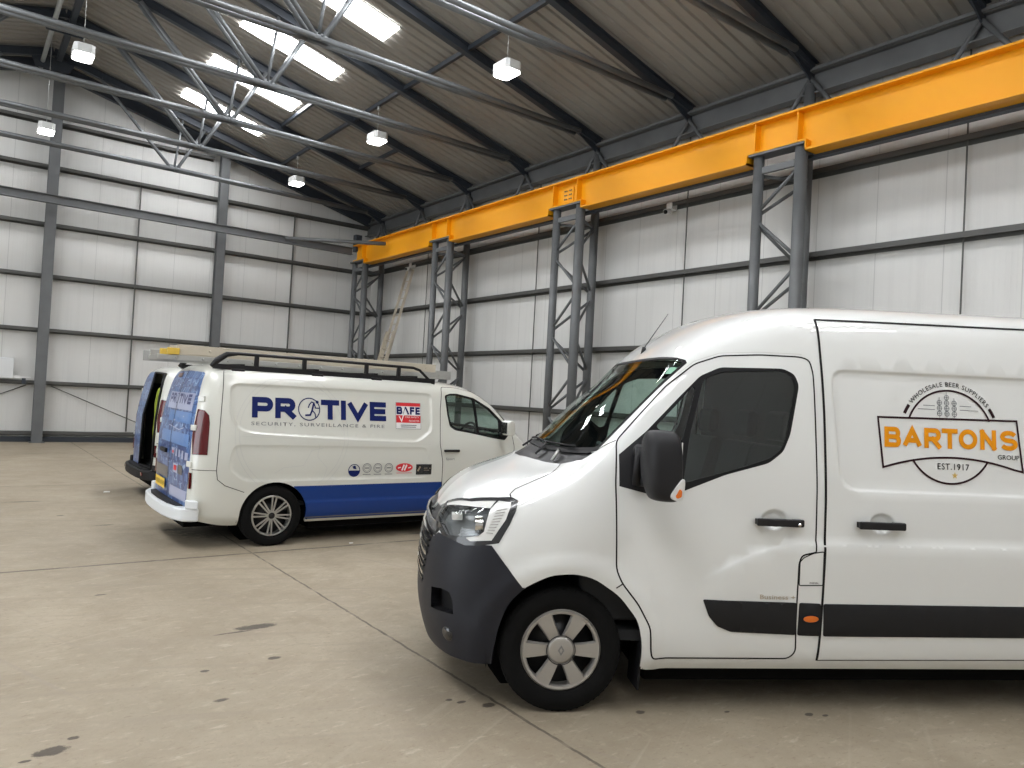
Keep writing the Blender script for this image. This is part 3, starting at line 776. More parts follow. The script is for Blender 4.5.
def stroke(pts, w, closed=False):                        # polyline thickened to quads (verts, faces)
    P = [Vector(p) for p in pts]; k = len(P); vs = []
    for i in range(k):
        a = P[(i-1) % k] if closed or i else P[0]; b = P[(i+1) % k] if closed or i < k-1 else P[-1]
        d1 = (P[i]-a); d2 = (b-P[i])
        if d1.length < 1e-9: d1 = d2
        if d2.length < 1e-9: d2 = d1
        d1 = d1.normalized(); d2 = d2.normalized(); nrm = Vector((-(d1+d2).y, (d1+d2).x)); nrm.normalize()
        c = max(.35, nrm.dot(Vector((-d1.y, d1.x)))); nrm = nrm*(w/2/c); vs += [tuple(P[i]+nrm), tuple(P[i]-nrm)]
    m = k if closed else k-1
    return vs, [(2*i, 2*i+1, 2*((i+1) % k)+1, 2*((i+1) % k)) for i in range(m)]
def text_mesh(txt, bold=0., spacing=1., res=3):
    """letters as (verts, faces), scaled so that capitals are 1 high and start at x = 0"""
    cu = bpy.data.curves.new('lettering', 'FONT'); cu.body = txt; cu.size = 1; cu.resolution_u = res; cu.offset = bold; cu.space_character = spacing
    ob = bpy.data.objects.new('lettering', cu); COL.objects.link(ob)
    dg = bpy.context.evaluated_depsgraph_get(); me = bpy.data.meshes.new_from_object(ob.evaluated_get(dg))
    bm = bmesh.new(); bm.from_mesh(me); bmesh.ops.triangulate(bm, faces=bm.faces)
    vs = np.array([(v.co.x, v.co.y) for v in bm.verts]); fs = [tuple(v.index for v in f.verts) for f in bm.faces]; bm.free()
    bpy.data.objects.remove(ob); bpy.data.curves.remove(cu); bpy.data.meshes.remove(me)
    vs[:, 0] -= vs[:, 0].min(); vs = vs/.73
    return vs, fs
def fit_text(txt, x0, x1, z0, z1, bold=0., spacing=1., dirn=1, dz=0., res=3):
    """lettering fitted into a box; dirn -1 writes towards decreasing s; dz tilts the line"""
    vs, fs = text_mesh(txt, bold, spacing, res)
    w = vs[:, 0].max(); lo, hi = vs[:, 1].min(), vs[:, 1].max()
    cap = [c for c in txt if c.isupper() or c.isdigit()]
    t = vs[:, 0]/w; zz = z0+(vs[:, 1]-(0 if cap else lo))/((1.0 if cap else hi-lo))*(z1-z0)
    out = np.stack([x0+(x1-x0)*t, zz+dz*t], 1)
    return [tuple(p) for p in out], fs
def arc_text(txt, c, r, a0, a1, h, bold=0.):             # text along an arc, angles in degrees from +x, read clockwise
    vs, fs = text_mesh(txt, bold, 1.15); w = vs[:, 0].max(); out = []
    for x, y in vs:
        a = math.radians(a0+(a1-a0)*x/w); rr = r+y*h; out.append((c[0]+rr*math.cos(a), c[1]+rr*math.sin(a)))
    return out, fs
def wheel(parent, loc, side, R, W, rim_r, style, name='wheel'):
    """side: local y direction of the outer face"""
    t = bpy.data.objects.new(name, None); COL.objects.link(t); t.parent = parent; t.location = loc; t.empty_display_size = .2
    s = side; b = W/2
    pr = [(rim_r, s*b*.78), (rim_r+.012, s*b*.93), (R*.82, s*b*1.0), (R*.93, s*b*.93), (R*.985, s*b*.80), (R, s*b*.6), (R, -s*b*.6), (R*.985, -s*b*.8), (R*.93, -s*b*.93), (R*.8, -s*b), (rim_r, -s*b*.8)]
    MB().lathe(pr, (0, 0, 0), 'y', 72, True).build('tyre', 'tyre', t)
    m = MB()
    for i in range(60):                                  # shoulder tread blocks
        a = 2*PI*i/60; ca, sa = math.cos(a), math.sin(a); w2 = .012
        for sg in (1, -1):
            p0 = Vector((ca*R*.975, sg*b*.86, sa*R*.975)); p1 = Vector((ca*(R-.0005), sg*b*.60, sa*(R-.0005)))
            m.bar(p0, p1, w2, .004, (ca, 0, sa))
    m.build('tread', 'tyre', t)
    m = MB(); m.lathe([(rim_r, s*b*.80), (rim_r-.008, s*b*.84), (rim_r-.018, s*b*.8), (rim_r-.022, s*b*.5), (rim_r-.03, -s*b*.6)], (0, 0, 0), 'y', 64)
    m.build('rim', 'alloy_silver' if style == 'alloy' else 'hubcap_silver', t)
    MB().lathe([(0, s*b*.2), (rim_r-.02, s*b*.15), (rim_r-.02, s*b*.0)], (0, 0, 0), 'y', 48).build('brake_disc', 'alloy_dark', t)
    y0 = s*b*.78
    if style == 'cap':                                   # six broad spokes over a plain cover
        m = MB(); r1 = rim_r-.004
        m.lathe([(r1, s*b*.82), (r1-.006, s*b*.9), (r1-.02, s*b*.88), (r1-.026, s*b*.74)], (0, 0, 0), 'y', 64)
        for k in range(6):
            a = PI/3*k; poly = []
            def pt(r, w, h): return (r*math.cos(a)-w*math.sin(a), h, r*math.sin(a)+w*math.cos(a))
            sec = [(.055, .033, s*b*.80), (.09, .036, s*b*.86), (.14, .042, s*b*.90), (r1-.012, .053, s*b*.88)]
            vs = []; fs = []
            for r, w, h in sec:
                vs += [pt(r, -w, h-s*.02), pt(r, -w*.82, h), pt(r, w*.82, h), pt(r, w, h-s*.02)]
            for i in range(len(sec)-1):
                for j in range(3): fs.append((4*i+j, 4*i+j+1, 4*i+j+5, 4*i+j+4))
            m.add(vs, fs, False)
        hc = m.build('hubcap', 'hubcap_silver', t)
        MB().lathe([(.0, s*b*.92), (.06, s*b*.91), (.076, s*b*.87), (.078, s*b*.70)], (0, 0, 0), 'y', 36).build('centre_cap', 'hubcap_silver', t)
        m = MB(); m.path([(.082*math.cos(a), s*b*.89, .082*math.sin(a)) for a in np.linspace(0, 2*PI, 36)[:-1]], .0025, 6, closed=True); m.build('cap_groove', 'alloy_dark', t)
        yb = s*b*.935; q = [(0, .03), (.019, 0), (0, -.03), (-.019, 0)]; q2 = [(0, .015), (.008, 0), (0, -.015), (-.008, 0)]
        m = MB(); vs = [(x, yb, z) for x, z in q]+[(x, yb, z) for x, z in q2]; m.add(vs, [(i, (i+1) % 4, 4+(i+1) % 4, 4+i) for i in range(4)]); m.build('wheel_emblem', 'lamp_grey', t)
    else:                                                # alloy wheel: thin spokes in pairs
        m = MB(); r1 = rim_r-.006
        m.lathe([(r1+.002, s*b*.78), (r1, s*b*.9), (r1-.012, s*b*.88), (r1-.014, s*b*.7)], (0, 0, 0), 'y', 64)
        for k in range(8):
            for da in (-.11, .11):
                a = 2*PI*k/8+.1
                p0 = (.035*math.cos(a+da*2), s*b*.76, .035*math.sin(a+da*2)); p1 = ((r1-.004)*math.cos(a+da), s*b*.86, (r1-.004)*math.sin(a+da))
                m.bar(p0, p1, .016, .014, (0, 1, 0))
        m.build('spokes', 'alloy_silver', t)
        MB().lathe([(.0, s*b*.85), (.028, s*b*.84), (.04, s*b*.76), (.042, s*b*.5)], (0, 0, 0), 'y', 32).build('centre_cap', 'alloy_dark', t)
        m = MB()
        for k in range(5):
            a = 2*PI*k/5; m.tube((.055*math.cos(a), s*b*.6, .055*math.sin(a)), (.055*math.cos(a), s*b*.68, .055*math.sin(a)), .009, 6)
        m.build('wheel_bolts', 'alloy_silver', t)
    return t
def bowl(y0, y1, x1=1., x0=0.):
    r = (y1-y0)/2; k = min(.5, r*.95); q = [(x0, y1), (x1-k, y1)]
    q += [(x1-k+k*math.cos(t), y0+r+r*math.sin(t)) for t in np.linspace(PI/2, -PI/2, 11)[1:-1]]
    return q+[(x1-k, y0), (x0, y0)]
GLY = {'P': [[(0, 0), (0, 1)], bowl(.42, 1)], 'R': [[(0, 0), (0, 1)], bowl(.44, 1, .97), [(.50, .44), (.98, -.02)]],
       'T': [[(0, 1), (1, 1)], [(.5, 1), (.5, 0)]], 'I': [[(.5, 0), (.5, 1)]], 'V': [[(0, 1.0), (.5, .0), (1, 1.0)]],
       'E': [[(0, 0), (0, 1)], [(0, 1), (1, 1)], [(0, .5), (.94, .5)], [(0, 0), (1, 0)]], 'F': [[(0, 0), (0, 1)], [(0, 1), (1, 1)], [(0, .5), (.9, .5)]],
       'B': [[(0, 0), (0, 1)], bowl(.52, 1, .94), bowl(0, .52)], 'A': [[(0, 0), (.5, 1), (1, 0)], [(.2, .32), (.8, .32)]],
       'O': [[(.5+.5*math.cos(t), .5+.5*math.sin(t)) for t in np.linspace(0, 2*PI, 29)[:-1]]+['c']],
       'N': [[(0, 0), (0, 1)], [(0, 1), (1, 0)], [(1, 0), (1, 1)]],
       'S': [[(.5+.47*math.cos(t), .745+.255*math.sin(t)) for t in np.linspace(.35, PI*1.35, 12)]+[(.5, .5)]+[(.5+.5*math.cos(t), .255+.255*math.sin(t)) for t in np.linspace(PI*.35, -PI*.87, 13)]]}
def block(ch, x0, x1, z0, z1, w, wh=None):
    """heavy sans capital as (verts, faces) items; x1 may lie left of x0"""
    d = 1 if x1 > x0 else -1; W = abs(x1-x0)-w; H = (z1-z0)-w; out = []
    for path in GLY[ch]:
        closed = path[-1] == 'c'; q = path[:-1] if closed else path
        q = [(x0+d*(w/2+W*u), z0+w/2+H*v) for u, v in q]
        if not closed:                                  # extend stroke ends to the letter box
            a = np.array(q[0])-np.array(q[1]); b = np.array(q[-1])-np.array(q[-2])
            if ch != 'S': k_ = w*(.499 if ch not in 'VA' else .12); q[0] = tuple(np.array(q[0])+a/np.linalg.norm(a)*k_); q[-1] = tuple(np.array(q[-1])+b/np.linalg.norm(b)*k_)
        q = [tuple(p) for p in resample(q, .04, closed)] if len(q) < 8 else q
        out.append(stroke(q, w, closed))
    return out
def _st(s, pts): return [(s if len(p) == 2 else p[2], p[0], p[1]) for p in pts]
def _low(s, a=.97, b=1.01, c=1.03, d=1.035, e=1.035, ze=1.0): return [(a, .25), (b, .31), (c, .48), (d, .72), (e, ze)]
def master_net():
    n = []
    n.append(_st(-.86, [(0, .27, -.84), (0, .36, -.87), (0, .50, -.885), (0, .66, -.885), (0, .80, -.875), (0, .90, -.86), (0, .965, -.838), (0, .99, -.825), (0, 1.0, -.82), (0, 1.006, -.815), (0, 1.011, -.81), (0, 1.016, -.805), (0, 1.021, -.80), (0, 1.026, -.795)]))
    n.append(_st(-.85, [(.45, .27, -.81), (.46, .36, -.84), (.46, .50, -.86), (.46, .66, -.86), (.46, .80, -.85), (.45, .90, -.835), (.44, .965, -.815), (.42, .995, -.80), (.38, 1.01, -.792), (.33, 1.022, -.785), (.27, 1.03, -.78), (.2, 1.037, -.775), (.1, 1.042, -.772), (0, 1.045, -.772)]))
    n.append(_st(-.72, [(.78, .265, -.68), (.80, .36, -.71), (.815, .50, -.735), (.815, .66, -.735), (.81, .80, -.725), (.79, .90, -.71), (.765, .97, -.70), (.72, 1.025, -.70), (.66, 1.06, -.70), (.59, 1.095, -.70), (.49, 1.12, -.70), (.36, 1.14, -.70), (.18, 1.15, -.70), (0, 1.155, -.70)]))
    n.append(_st(-.57, [(.915, .27), (.935, .36), (.95, .5), (.95, .68), (.94, .84), (.92, .95), (.885, 1.03), (.84, 1.085), (.78, 1.13), (.70, 1.175), (.58, 1.215), (.4, 1.245), (.2, 1.26), (0, 1.266)]))
    n.append(_st(-.42, [(.97, .27), (.99, .36), (1.0, .5), (1.005, .7), (.995, .87), (.975, 1.0), (.945, 1.08), (.90, 1.135), (.84, 1.18), (.74, 1.23), (.6, 1.275), (.42, 1.31), (.2, 1.33), (0, 1.337)]))
    n.append(_st(-.27, [(1.0, .27), (1.01, .36), (1.02, .5), (1.025, .72), (1.02, .9), (1.0, 1.04), (.975, 1.13), (.935, 1.19), (.88, 1.235), (.77, 1.29), (.62, 1.33), (.42, 1.36), (.2, 1.38), (0, 1.387)]))
    n.append(_st(-.1, [(1.0, .26), (1.02, .36), (1.03, .5), (1.035, .74), (1.03, .93), (1.015, 1.09), (.99, 1.18), (.955, 1.25), (.90, 1.30), (.80, 1.345), (.63, 1.37), (.42, 1.415), (.2, 1.475), (0, 1.495)]))
    n.append(_st(.08, [(.98, .25), (1.02, .34), (1.03, .48), (1.035, .74), (1.035, .95), (1.025, 1.12), (1.0, 1.24), (.97, 1.33), (.93, 1.39), (.86, 1.42), (.76, 1.46), (.5, 1.575), (.25, 1.64), (0, 1.66)]))
    n.append(_st(.25, _low(.25, e=1.035, ze=.97)[0:0]+[(.97, .25), (1.01, .31), (1.03, .48), (1.035, .72), (1.035, .97), (1.025, 1.16), (1.0, 1.32), (.965, 1.46), (.925, 1.545), (.875, 1.60), (.74, 1.68), (.5, 1.775), (.25, 1.815), (0, 1.83)]))
    n.append(_st(.45, _low(.45)+[(1.025, 1.2), (.995, 1.42), (.955, 1.63), (.915, 1.755), (.865, 1.815), (.73, 1.865), (.5, 1.925), (.25, 1.95), (0, 1.957)]))
    n.append(_st(.67, _low(.67)+[(1.025, 1.25), (.99, 1.52), (.945, 1.80), (.905, 1.97), (.855, 2.055), (.74, 2.10), (.52, 2.145), (.26, 2.17), (0, 2.178)]))
    n.append(_st(.9, _low(.9)+[(1.03, 1.28), (1.0, 1.58), (.955, 1.86), (.915, 2.03), (.87, 2.14), (.77, 2.225), (.55, 2.295), (.28, 2.325), (0, 2.335)]))
    n.append(_st(1.15, _low(1.15)+[(1.03, 1.3), (1.005, 1.6), (.97, 1.9), (.93, 2.09), (.885, 2.22), (.79, 2.32), (.6, 2.38), (.3, 2.412), (0, 2.42)]))
    for s, dz in ((1.4, -.02), (1.8, 0), (2.6, .005), (3.4, .01), (4.45, .01)):
        n.append(_st(s, _low(s)+[(1.03, 1.3), (1.01, 1.6), (.98, 1.9), (.945, 2.12+dz), (.905, 2.28+dz), (.82, 2.385+dz), (.63, 2.44+dz), (.32, 2.465+dz), (0, 2.47+dz)]))
    n.append(_st(4.60, [(.93, .30), (.96, .35), (.98, .5), (.985, .72), (.985, 1.0), (.98, 1.3), (.96, 1.6), (.93, 1.9), (.895, 2.12), (.855, 2.26), (.78, 2.36), (.6, 2.42), (.3, 2.45), (0, 2.455)]))
    n.append(_st(4.67, [(.83, .32), (.86, .37), (.88, .5), (.885, .72), (.885, 1.0), (.88, 1.3), (.86, 1.6, 4.65), (.83, 1.9, 4.63), (.79, 2.10, 4.60), (.75, 2.22, 4.58), (.68, 2.32, 4.56), (.5, 2.37, 4.55), (.25, 2.40, 4.55), (0, 2.41, 4.55)]))
    n.append(_st(4.69, [(0, .32), (0, .37), (0, .5), (0, .72), (0, 1.0), (0, 1.3, 4.68), (0, 1.6, 4.66), (0, 1.9, 4.64), (0, 2.08, 4.615), (0, 2.18, 4.60), (0, 2.26, 4.59), (0, 2.32, 4.58), (0, 2.36, 4.57), (0, 2.39, 4.56)]))
    out = []
    for st in n:                       # lower the crown of bonnet and screen a little, draw the nose in
        q = []
        for i, (x, y, z) in enumerate(st):
            k = (0, 0, 0, 0, 0, 0, 0, 0, .1, .3, .6, .85, 1, 1)[i]
            dz = -.042*k if x < .5 else (-.03*k if x < .95 else -.018*k)
            if y == 0 and x < -.75 and i < 8: dz = 0
            q.append((x+(.045 if x < -.8 else .02 if x < -.65 else 0), y, z+dz))
        out.append(q)
    return out
def trafic_net():
    """s from the front axle rearwards; 3.098 = rear axle"""
    n = []
    def low(a=.89, b=.935, c=.958, d=.968, e=.97): return [(a, .24), (b, .31), (c, .46), (d, .66), (e, .86)]
    n.append(_st(-.93, [(0, .24, -.89), (0, .32, -.92), (0, .44, -.93), (0, .58, -.93), (0, .72, -.915), (0, .82, -.89), (0, .89, -.86), (0, .92, -.845), (0, .93, -.84), (0, .936, -.835), (0, .942, -.83), (0, .948, -.825), (0, .953, -.82), (0, .958, -.815)]))
    n.append(_st(-.9, [(.42, .24, -.86), (.43, .32, -.89), (.43, .44, -.90), (.43, .58, -.90), (.42, .72, -.885), (.41, .82, -.86), (.39, .89, -.83), (.36, .925, -.81), (.32, .94, -.80), (.27, .955, -.79), (.22, .965, -.785), (.16, .972, -.78), (.08, .977, -.78), (0, .98, -.78)]))
    n.append(_st(-.72, [(.74, .24, -.72), (.76, .32, -.75), (.77, .44, -.76), (.77, .58, -.76), (.76, .72, -.75), (.75, .82, -.73), (.72, .90, -.71), (.68, .96, -.70), (.62, 1.0, -.70), (.55, 1.03, -.70), (.45, 1.055, -.70), (.33, 1.075, -.70), (.16, 1.085, -.70), (0, 1.09, -.70)]))
    n.append(_st(-.5, [(.87, .24), (.89, .32), (.91, .44), (.92, .6), (.915, .76), (.90, .88), (.87, .98), (.83, 1.05), (.77, 1.10), (.68, 1.135), (.56, 1.16), (.4, 1.18), (.2, 1.20), (0, 1.205)]))
    n.append(_st(-.25, [(.9, .24), (.93, .32), (.95, .46), (.96, .64), (.955, .82), (.945, .97), (.92, 1.09), (.89, 1.19), (.84, 1.27), (.76, 1.32), (.62, 1.37), (.42, 1.44), (.2, 1.475), (0, 1.485)]))
    n.append(_st(0.0, [(.89, .24), (.935, .32), (.955, .46), (.965, .66), (.965, .85), (.955, 1.03), (.93, 1.2), (.895, 1.37), (.85, 1.485), (.79, 1.53), (.66, 1.575), (.43, 1.635), (.2, 1.66), (0, 1.668)]))
    n.append(_st(.2, low()+[(.96, 1.08), (.925, 1.30), (.875, 1.52), (.83, 1.635), (.78, 1.68), (.66, 1.72), (.44, 1.77), (.2, 1.79), (0, 1.797)]))
    n.append(_st(.45, low()+[(.96, 1.1), (.92, 1.34), (.87, 1.61), (.825, 1.755), (.77, 1.805), (.66, 1.84), (.45, 1.875), (.22, 1.892), (0, 1.897)]))
    n.append(_st(.75, low()+[(.96, 1.1), (.92, 1.35), (.875, 1.62), (.83, 1.78), (.78, 1.845), (.67, 1.885), (.46, 1.92), (.23, 1.935), (0, 1.94)]))
    for s, dz in ((1.25, 0), (1.7, .005), (2.4, .01), (3.1, .01), (3.62, .01)):
        n.append(_st(s, low()+[(.96, 1.1), (.93, 1.35), (.89, 1.6), (.85, 1.79+dz), (.80, 1.87+dz), (.70, 1.915+dz), (.5, 1.945+dz), (.25, 1.96+dz), (0, 1.965+dz)]))
    n.append(_st(3.86, [(.87, .30), (.90, .36), (.925, .48), (.935, .66), (.935, .86), (.925, 1.1, 3.86), (.90, 1.35, 3.835), (.86, 1.6, 3.80), (.82, 1.78, 3.77), (.77, 1.86, 3.755), (.67, 1.91, 3.74), (.48, 1.94, 3.73), (.24, 1.955, 3.73), (0, 1.96, 3.73)]))
    n.append(_st(3.955, [(.80, .32), (.83, .38), (.85, .5), (.86, .66), (.86, .86), (.85, 1.1, 3.95), (.825, 1.35, 3.925), (.79, 1.6, 3.885), (.75, 1.76, 3.85), (.70, 1.84, 3.82), (.60, 1.885, 3.80), (.42, 1.915, 3.79), (.21, 1.93, 3.79), (0, 1.935, 3.79)]))
    n.append(_st(3.975, [(.5, .32), (.52, .38), (.53, .5), (.53, .66), (.53, .86), (.52, 1.1, 3.97), (.5, 1.35, 3.945), (.48, 1.6, 3.905), (.45, 1.74, 3.87), (.42, 1.81, 3.85), (.36, 1.85, 3.83), (.26, 1.88, 3.815), (.13, 1.895, 3.81), (0, 1.90, 3.81)]))
    n.append(_st(3.982, [(0, .32), (0, .38), (0, .5), (0, .66), (0, .86), (0, 1.1, 3.977), (0, 1.35, 3.952), (0, 1.6, 3.912), (0, 1.72, 3.88), (0, 1.78, 3.865), (0, 1.82, 3.85), (0, 1.845, 3.84), (0, 1.865, 3.83), (0, 1.88, 3.82)]))
    return n
# ---------------------------------------------------------------- the near white van (nose to the left)
def inv3(sk, q):
    U = np.linspace(0, sk.U, sk.nu); V = np.linspace(0, sk.V, sk.nv); out = []
    for p in np.array(q, float):
        d = ((sk.G-p)**2).sum(2); i, j = np.unravel_index(np.argmin(d), d.shape); uv = np.array([[U[i], V[j]]])
        for _ in range(5):
            e = 1e-3; f0 = sk.base(uv)[0]-p
            J = np.stack([(sk.base(uv+[e, 0])-sk.base(uv-[e, 0]))[0], (sk.base(uv+[0, e])-sk.base(uv-[0, e]))[0]], 1)/(2*e)
            new = uv+np.clip(np.linalg.lstsq(J, -f0, rcond=.02)[0], -.03, .03); new = np.clip(new, 0, [sk.U, sk.V])
            if ((sk.base(new)[0]-p)**2).sum() < (f0**2).sum(): uv = new
            else: break
        out.append(uv[0])
    return np.array(out)
def resample3(pts, step, closed=True):
    return resample(pts, step, closed)
TILT = .01
def lv(pts): return [(p[0]+TILT*p[1], p[1]-TILT*p[0])+tuple(p[2:]) for p in pts]     # level side view -> raked body
a1 = math.radians(-30.4)
dM = Vector((math.cos(a1), math.sin(a1), 0)); nM = Vector((-math.sin(a1), math.cos(a1), 0))
o1 = Vector((2.82903, 3.17041, 0)) + nM*1.035
van1 = empty('delivery_van', 'near white high-roof van with round orange-lettered logo and black side strip', 'van', tuple(o1)); van1.rotation_euler = (0, -TILT, a1)
V = Van(master_net(), van1, -1); sk = V.sk
REC = rounded(lv([(1.515, 2.02, .09), (4.4, 2.05, .05), (4.4, 1.33, .05), (1.575, 1.322, .11)]), .09)
CR = np.array(lv([(.749, .775), (.82, .815), (.885, .851), (.98, .90), (1.08, .946), (1.18, .98), (1.26, .996), (1.35, 1.008), (1.422, 1.013), (1.9, 1.016), (2.75, 1.022), (4.45, 1.03)]))
CUP1 = lv([(1.175, 1.135)])[0]; CUP2 = lv([(1.835, 1.135)])[0]
def disp1(p):
    x, y, z = p[:, 0], p[:, 1], p[:, 2]; q = np.stack([x, z], 1); out = np.zeros(len(x)); sd = y > .6
    m = sd & (x > 1.4) & (x < 4.5) & (z > 1.2) & (z < 2.15)
    if m.any():
        d = polydist(q[m], REC)*np.where(inpoly(q[m], REC), 1, -1); out[m] -= .018*sstep(d, -.012, .016)
    m = sd & (x > .6) & (x < 4.5) & (z > .3) & (z < 1.3)
    if m.any():
        zc = np.interp(x[m], CR[:, 0], CR[:, 1]); d = zc-z[m]; amp = .011*sstep(x[m], .74, .95); out[m] += amp*sstep(d, -.004, .02)*(1-sstep(d, .05, .42))
    for c in (CUP1, CUP2):
        m = sd & (np.abs(x-c[0]) < .2) & (np.abs(z-c[1]) < .12)
        if m.any():
            r = np.sqrt(((x[m]-c[0])/.085)**2+((z[m]-c[1])/.062)**2); out[m] -= .022*(1-sstep(r, .62, 1.0))
    # flared lip above the front wheel and long soft shoulder on the bonnet
    m = sd & (np.abs(x) < .9) & (z < 1.1)
    if m.any():
        r = np.sqrt(x[m]**2+(z[m]-.34)**2); out[m] += .012*(1-sstep(np.abs(r-.50), 0, .09))
    return out
sk.disp = disp1
# --- openings and panels, in order of priority
arch = lv([(-.415, .10), (-.409, .341), (-.388, .468), (-.345, .61), (-.256, .708), (-.108, .783), (.033, .794), (.14, .77), (.287, .676), (.402, .537), (.434, .394), (.440, .10)])
ARCH = np.array(rounded(arch, .05, 4))
V.region('arch_front', ARCH)
rarch = [(3.66+.43*math.cos(t), .32+.43*math.sin(t)) for t in np.linspace(-.15, PI+.15, 26)]+[(3.25, .05), (4.07, .05)]
rarch = [(4.07, .05)]+[(3.66+.42*math.cos(t), .32+.44*math.sin(t)) for t in np.linspace(0, PI, 22)]+[(3.24, .05)]
V.region('arch_rear', rarch)
def region3(name, pts, step=.03): uv = inv3(sk, resample3(pts, step)); V.polys.append((name, uv)); return uv
drl = region3('drl', [(-.442, .896, 1.124), (-.396, .876, 1.165), (-.330, .925, 1.168), (-.33, .939, 1.150), (-.36, .968, 1.074), (-.437, .977, .957), (-.555, .926, .941), (-.583, .902, .957), (-.51, .945, .976), (-.481, .951, 1.002)], .02)
drlt = region3('drltop', [(-.68, .50, 1.09), (-.549, .765, 1.146), (-.410, .870, 1.165), (-.446, .896, 1.126), (-.527, .832, 1.124), (-.598, .744, 1.118), (-.68, .557, 1.085)], .02)
lens = region3('lens', [(-.699, .52, 1.071), (-.622, .716, 1.105), (-.528, .836, 1.119), (-.445, .896, 1.122), (-.481, .949, 1.007), (-.51, .945, .979), (-.621, .865, .955), (-.686, .761, .950), (-.715, .66, .99), (-.722, .56, 1.03)], .02)
frm = region3('lampframe', [(-.722, .50, 1.04), (-.679, .456, 1.099), (-.561, .723, 1.157), (-.395, .854, 1.181), (-.325, .897, 1.192), (-.292, .933, 1.179), (-.305, .967, 1.123), (-.34, .984, 1.047), (-.397, .991, .945), (-.502, .96, .924), (-.584, .914, .915), (-.661, .816, .932), (-.706, .724, .935), (-.73, .62, .965)], .02)
grille = sk.inv(resample([(-.1, 1.02), (.36, 1.055), (.46, 1.10), (.53, 1.04), (.66, .955), (.60, .90), (.565, .80), (.545, .70), (.50, .60), (-.1, .60)], .03), 'front')
grille[:, 0] = np.where(resample([(-.1, 1.02), (.36, 1.055), (.46, 1.10), (.53, 1.04), (.66, .955), (.60, .90), (.565, .80), (.545, .70), (.50, .60), (-.1, .60)], .03)[:, 0] < 0, -.2, grille[:, 0])
V.polys.append(('grille', grille))
hole = region3('bumperhole', [(-.758, .713, .631), (-.70, .82, .648), (-.66, .88, .64), (-.642, .897, .60), (-.634, .905, .523), (-.691, .846, .520), (-.756, .717, .513)], .02)
bq = resample([(-.1, .60), (.50, .60), (.545, .70), (.565, .80), (.60, .90), (.66, .94)], .03, False)
buv = sk.inv(bq, 'front'); buv[bq[:, 0] < 0, 0] = -.2
b3 = inv3(sk, resample3([(-.706, .724, .94), (-.60, .90, .93), (-.50, .965, .93), (-.436, .982, .93), (-.352, 1.012, .825), (-.256, 1.026, .709)], .03, False))
b4 = sk.inv(resample(lv([(-.256, .709), (-.2, .6), (-.3, .3), (-.40, .15)]), .05, False), 'side')
bump = np.vstack([buv, b3, b4, [[b4[-1][0], -.1]], [[-.2, -.1]]])
V.polys.append(('bumper', bump))
# windscreen, its black border, the scuttle and bonnet
def half(name, pts, step=.03):
    q = resample3(pts, step); uv = inv3(sk, q); k = q[:, 1] < .015; uv[k, 1] = sk.V+.1
    V.polys.append((name, uv)); return uv
half('windscreen', [(-.075, 0, 1.49), (-.055, .27, 1.475), (.05, .583, 1.465), (.150, .84, 1.492), (.185, .872, 1.512), (.42, .868, 1.76), (.66, .872, 2.005), (.655, .835, 2.025), (.585, .415, 2.043), (.565, .06, 2.043), (.565, 0, 2.043)])
half('screenborder', [(-.10, 0, 1.455), (-.085, .27, 1.445), (.02, .583, 1.437), (.12, .84, 1.452), (.159, .895, 1.471), (.43, .888, 1.76), (.682, .888, 2.014), (.677, .868, 2.034), (.662, .844, 2.041), (.60, .415, 2.062), (.583, .058, 2.062), (.583, 0, 2.062)])
half('scuttle', [(-.215, 0, 1.375), (-.20, .183, 1.374), (-.144, .373, 1.370), (-.086, .55, 1.364), (-.017, .73, 1.374), (.082, .865, 1.41), (.156, .893, 1.467), (.12, .84, 1.455), (.02, .583, 1.44), (-.085, .27, 1.447), (-.10, 0, 1.457)])
half('bonnet', [(-.76, 0, 1.005), (-.716, .36, 1.059), (-.69, .47, 1.09), (-.561, .723, 1.157), (-.395, .854, 1.181), (-.329, .9, 1.188), (-.332, .868, 1.206), (-.302, .845, 1.228), (-.204, .841, 1.275), (-.086, .831, 1.331), (-.044, .781, 1.357), (-.016, .73, 1.374), (-.086, .55, 1.364), (-.144, .373, 1.370), (-.2, .183, 1.374), (-.215, 0, 1.375)])
# cab door: glass, fixed quarter light, mirror panel, black surround
WIN = [(.496, 1.235), (.574, 1.242), (.891, 1.372), (1.147, 1.446), (1.234, 1.515), (1.277, 1.616), (1.334, 1.905), (1.31, 1.969), (1.243, 2.0), (.873, 1.992), (.752, 1.936), (.631, 1.813), (.428, 1.598), (.279, 1.462), (.273, 1.286)]
V.region('door_glass', rounded([(.640, 1.315), (.993, 1.418), (1.160, 1.476), (1.230, 1.535), (1.258, 1.62), (1.314, 1.90), (1.29, 1.962), (1.235, 1.983), (.888, 1.967), (.775, 1.921), (.755, 1.86), (.685, 1.60)], .03, 4))
V.region('quarter_glass', rounded([(.485, 1.63), (.60, 1.545), (.640, 1.56), (.722, 1.86), (.705, 1.875), (.63, 1.785)], .02, 4))
V.region('mirror_panel', [(.273, 1.462), (.273, 1.286), (.496, 1.235), (.574, 1.242), (.60, 1.30), (.59, 1.50), (.45, 1.60), (.428, 1.598)])
V.region('window_frame', rounded(WIN, .025, 4))
DOOR = rounded([(.262, 1.538), (.402, 1.698), (.553, 1.868), (.724, 2.005), (.877, 2.06), (1.11, 2.076), (1.349, 2.074), (1.405, 2.058), (1.423, 1.977), (1.440, 1.30), (1.440, .944, .01), (1.355, .925, .02), (1.338, .88), (1.338, .52), (1.347, .36), (1.305, .322), (.500, .322), (.487, .36), (.475, .50), (.40, .63), (.30, .75), (.268, .82), (.252, 1.3)], .03, 4)
V.region('door', lv(DOOR) if False else DOOR)
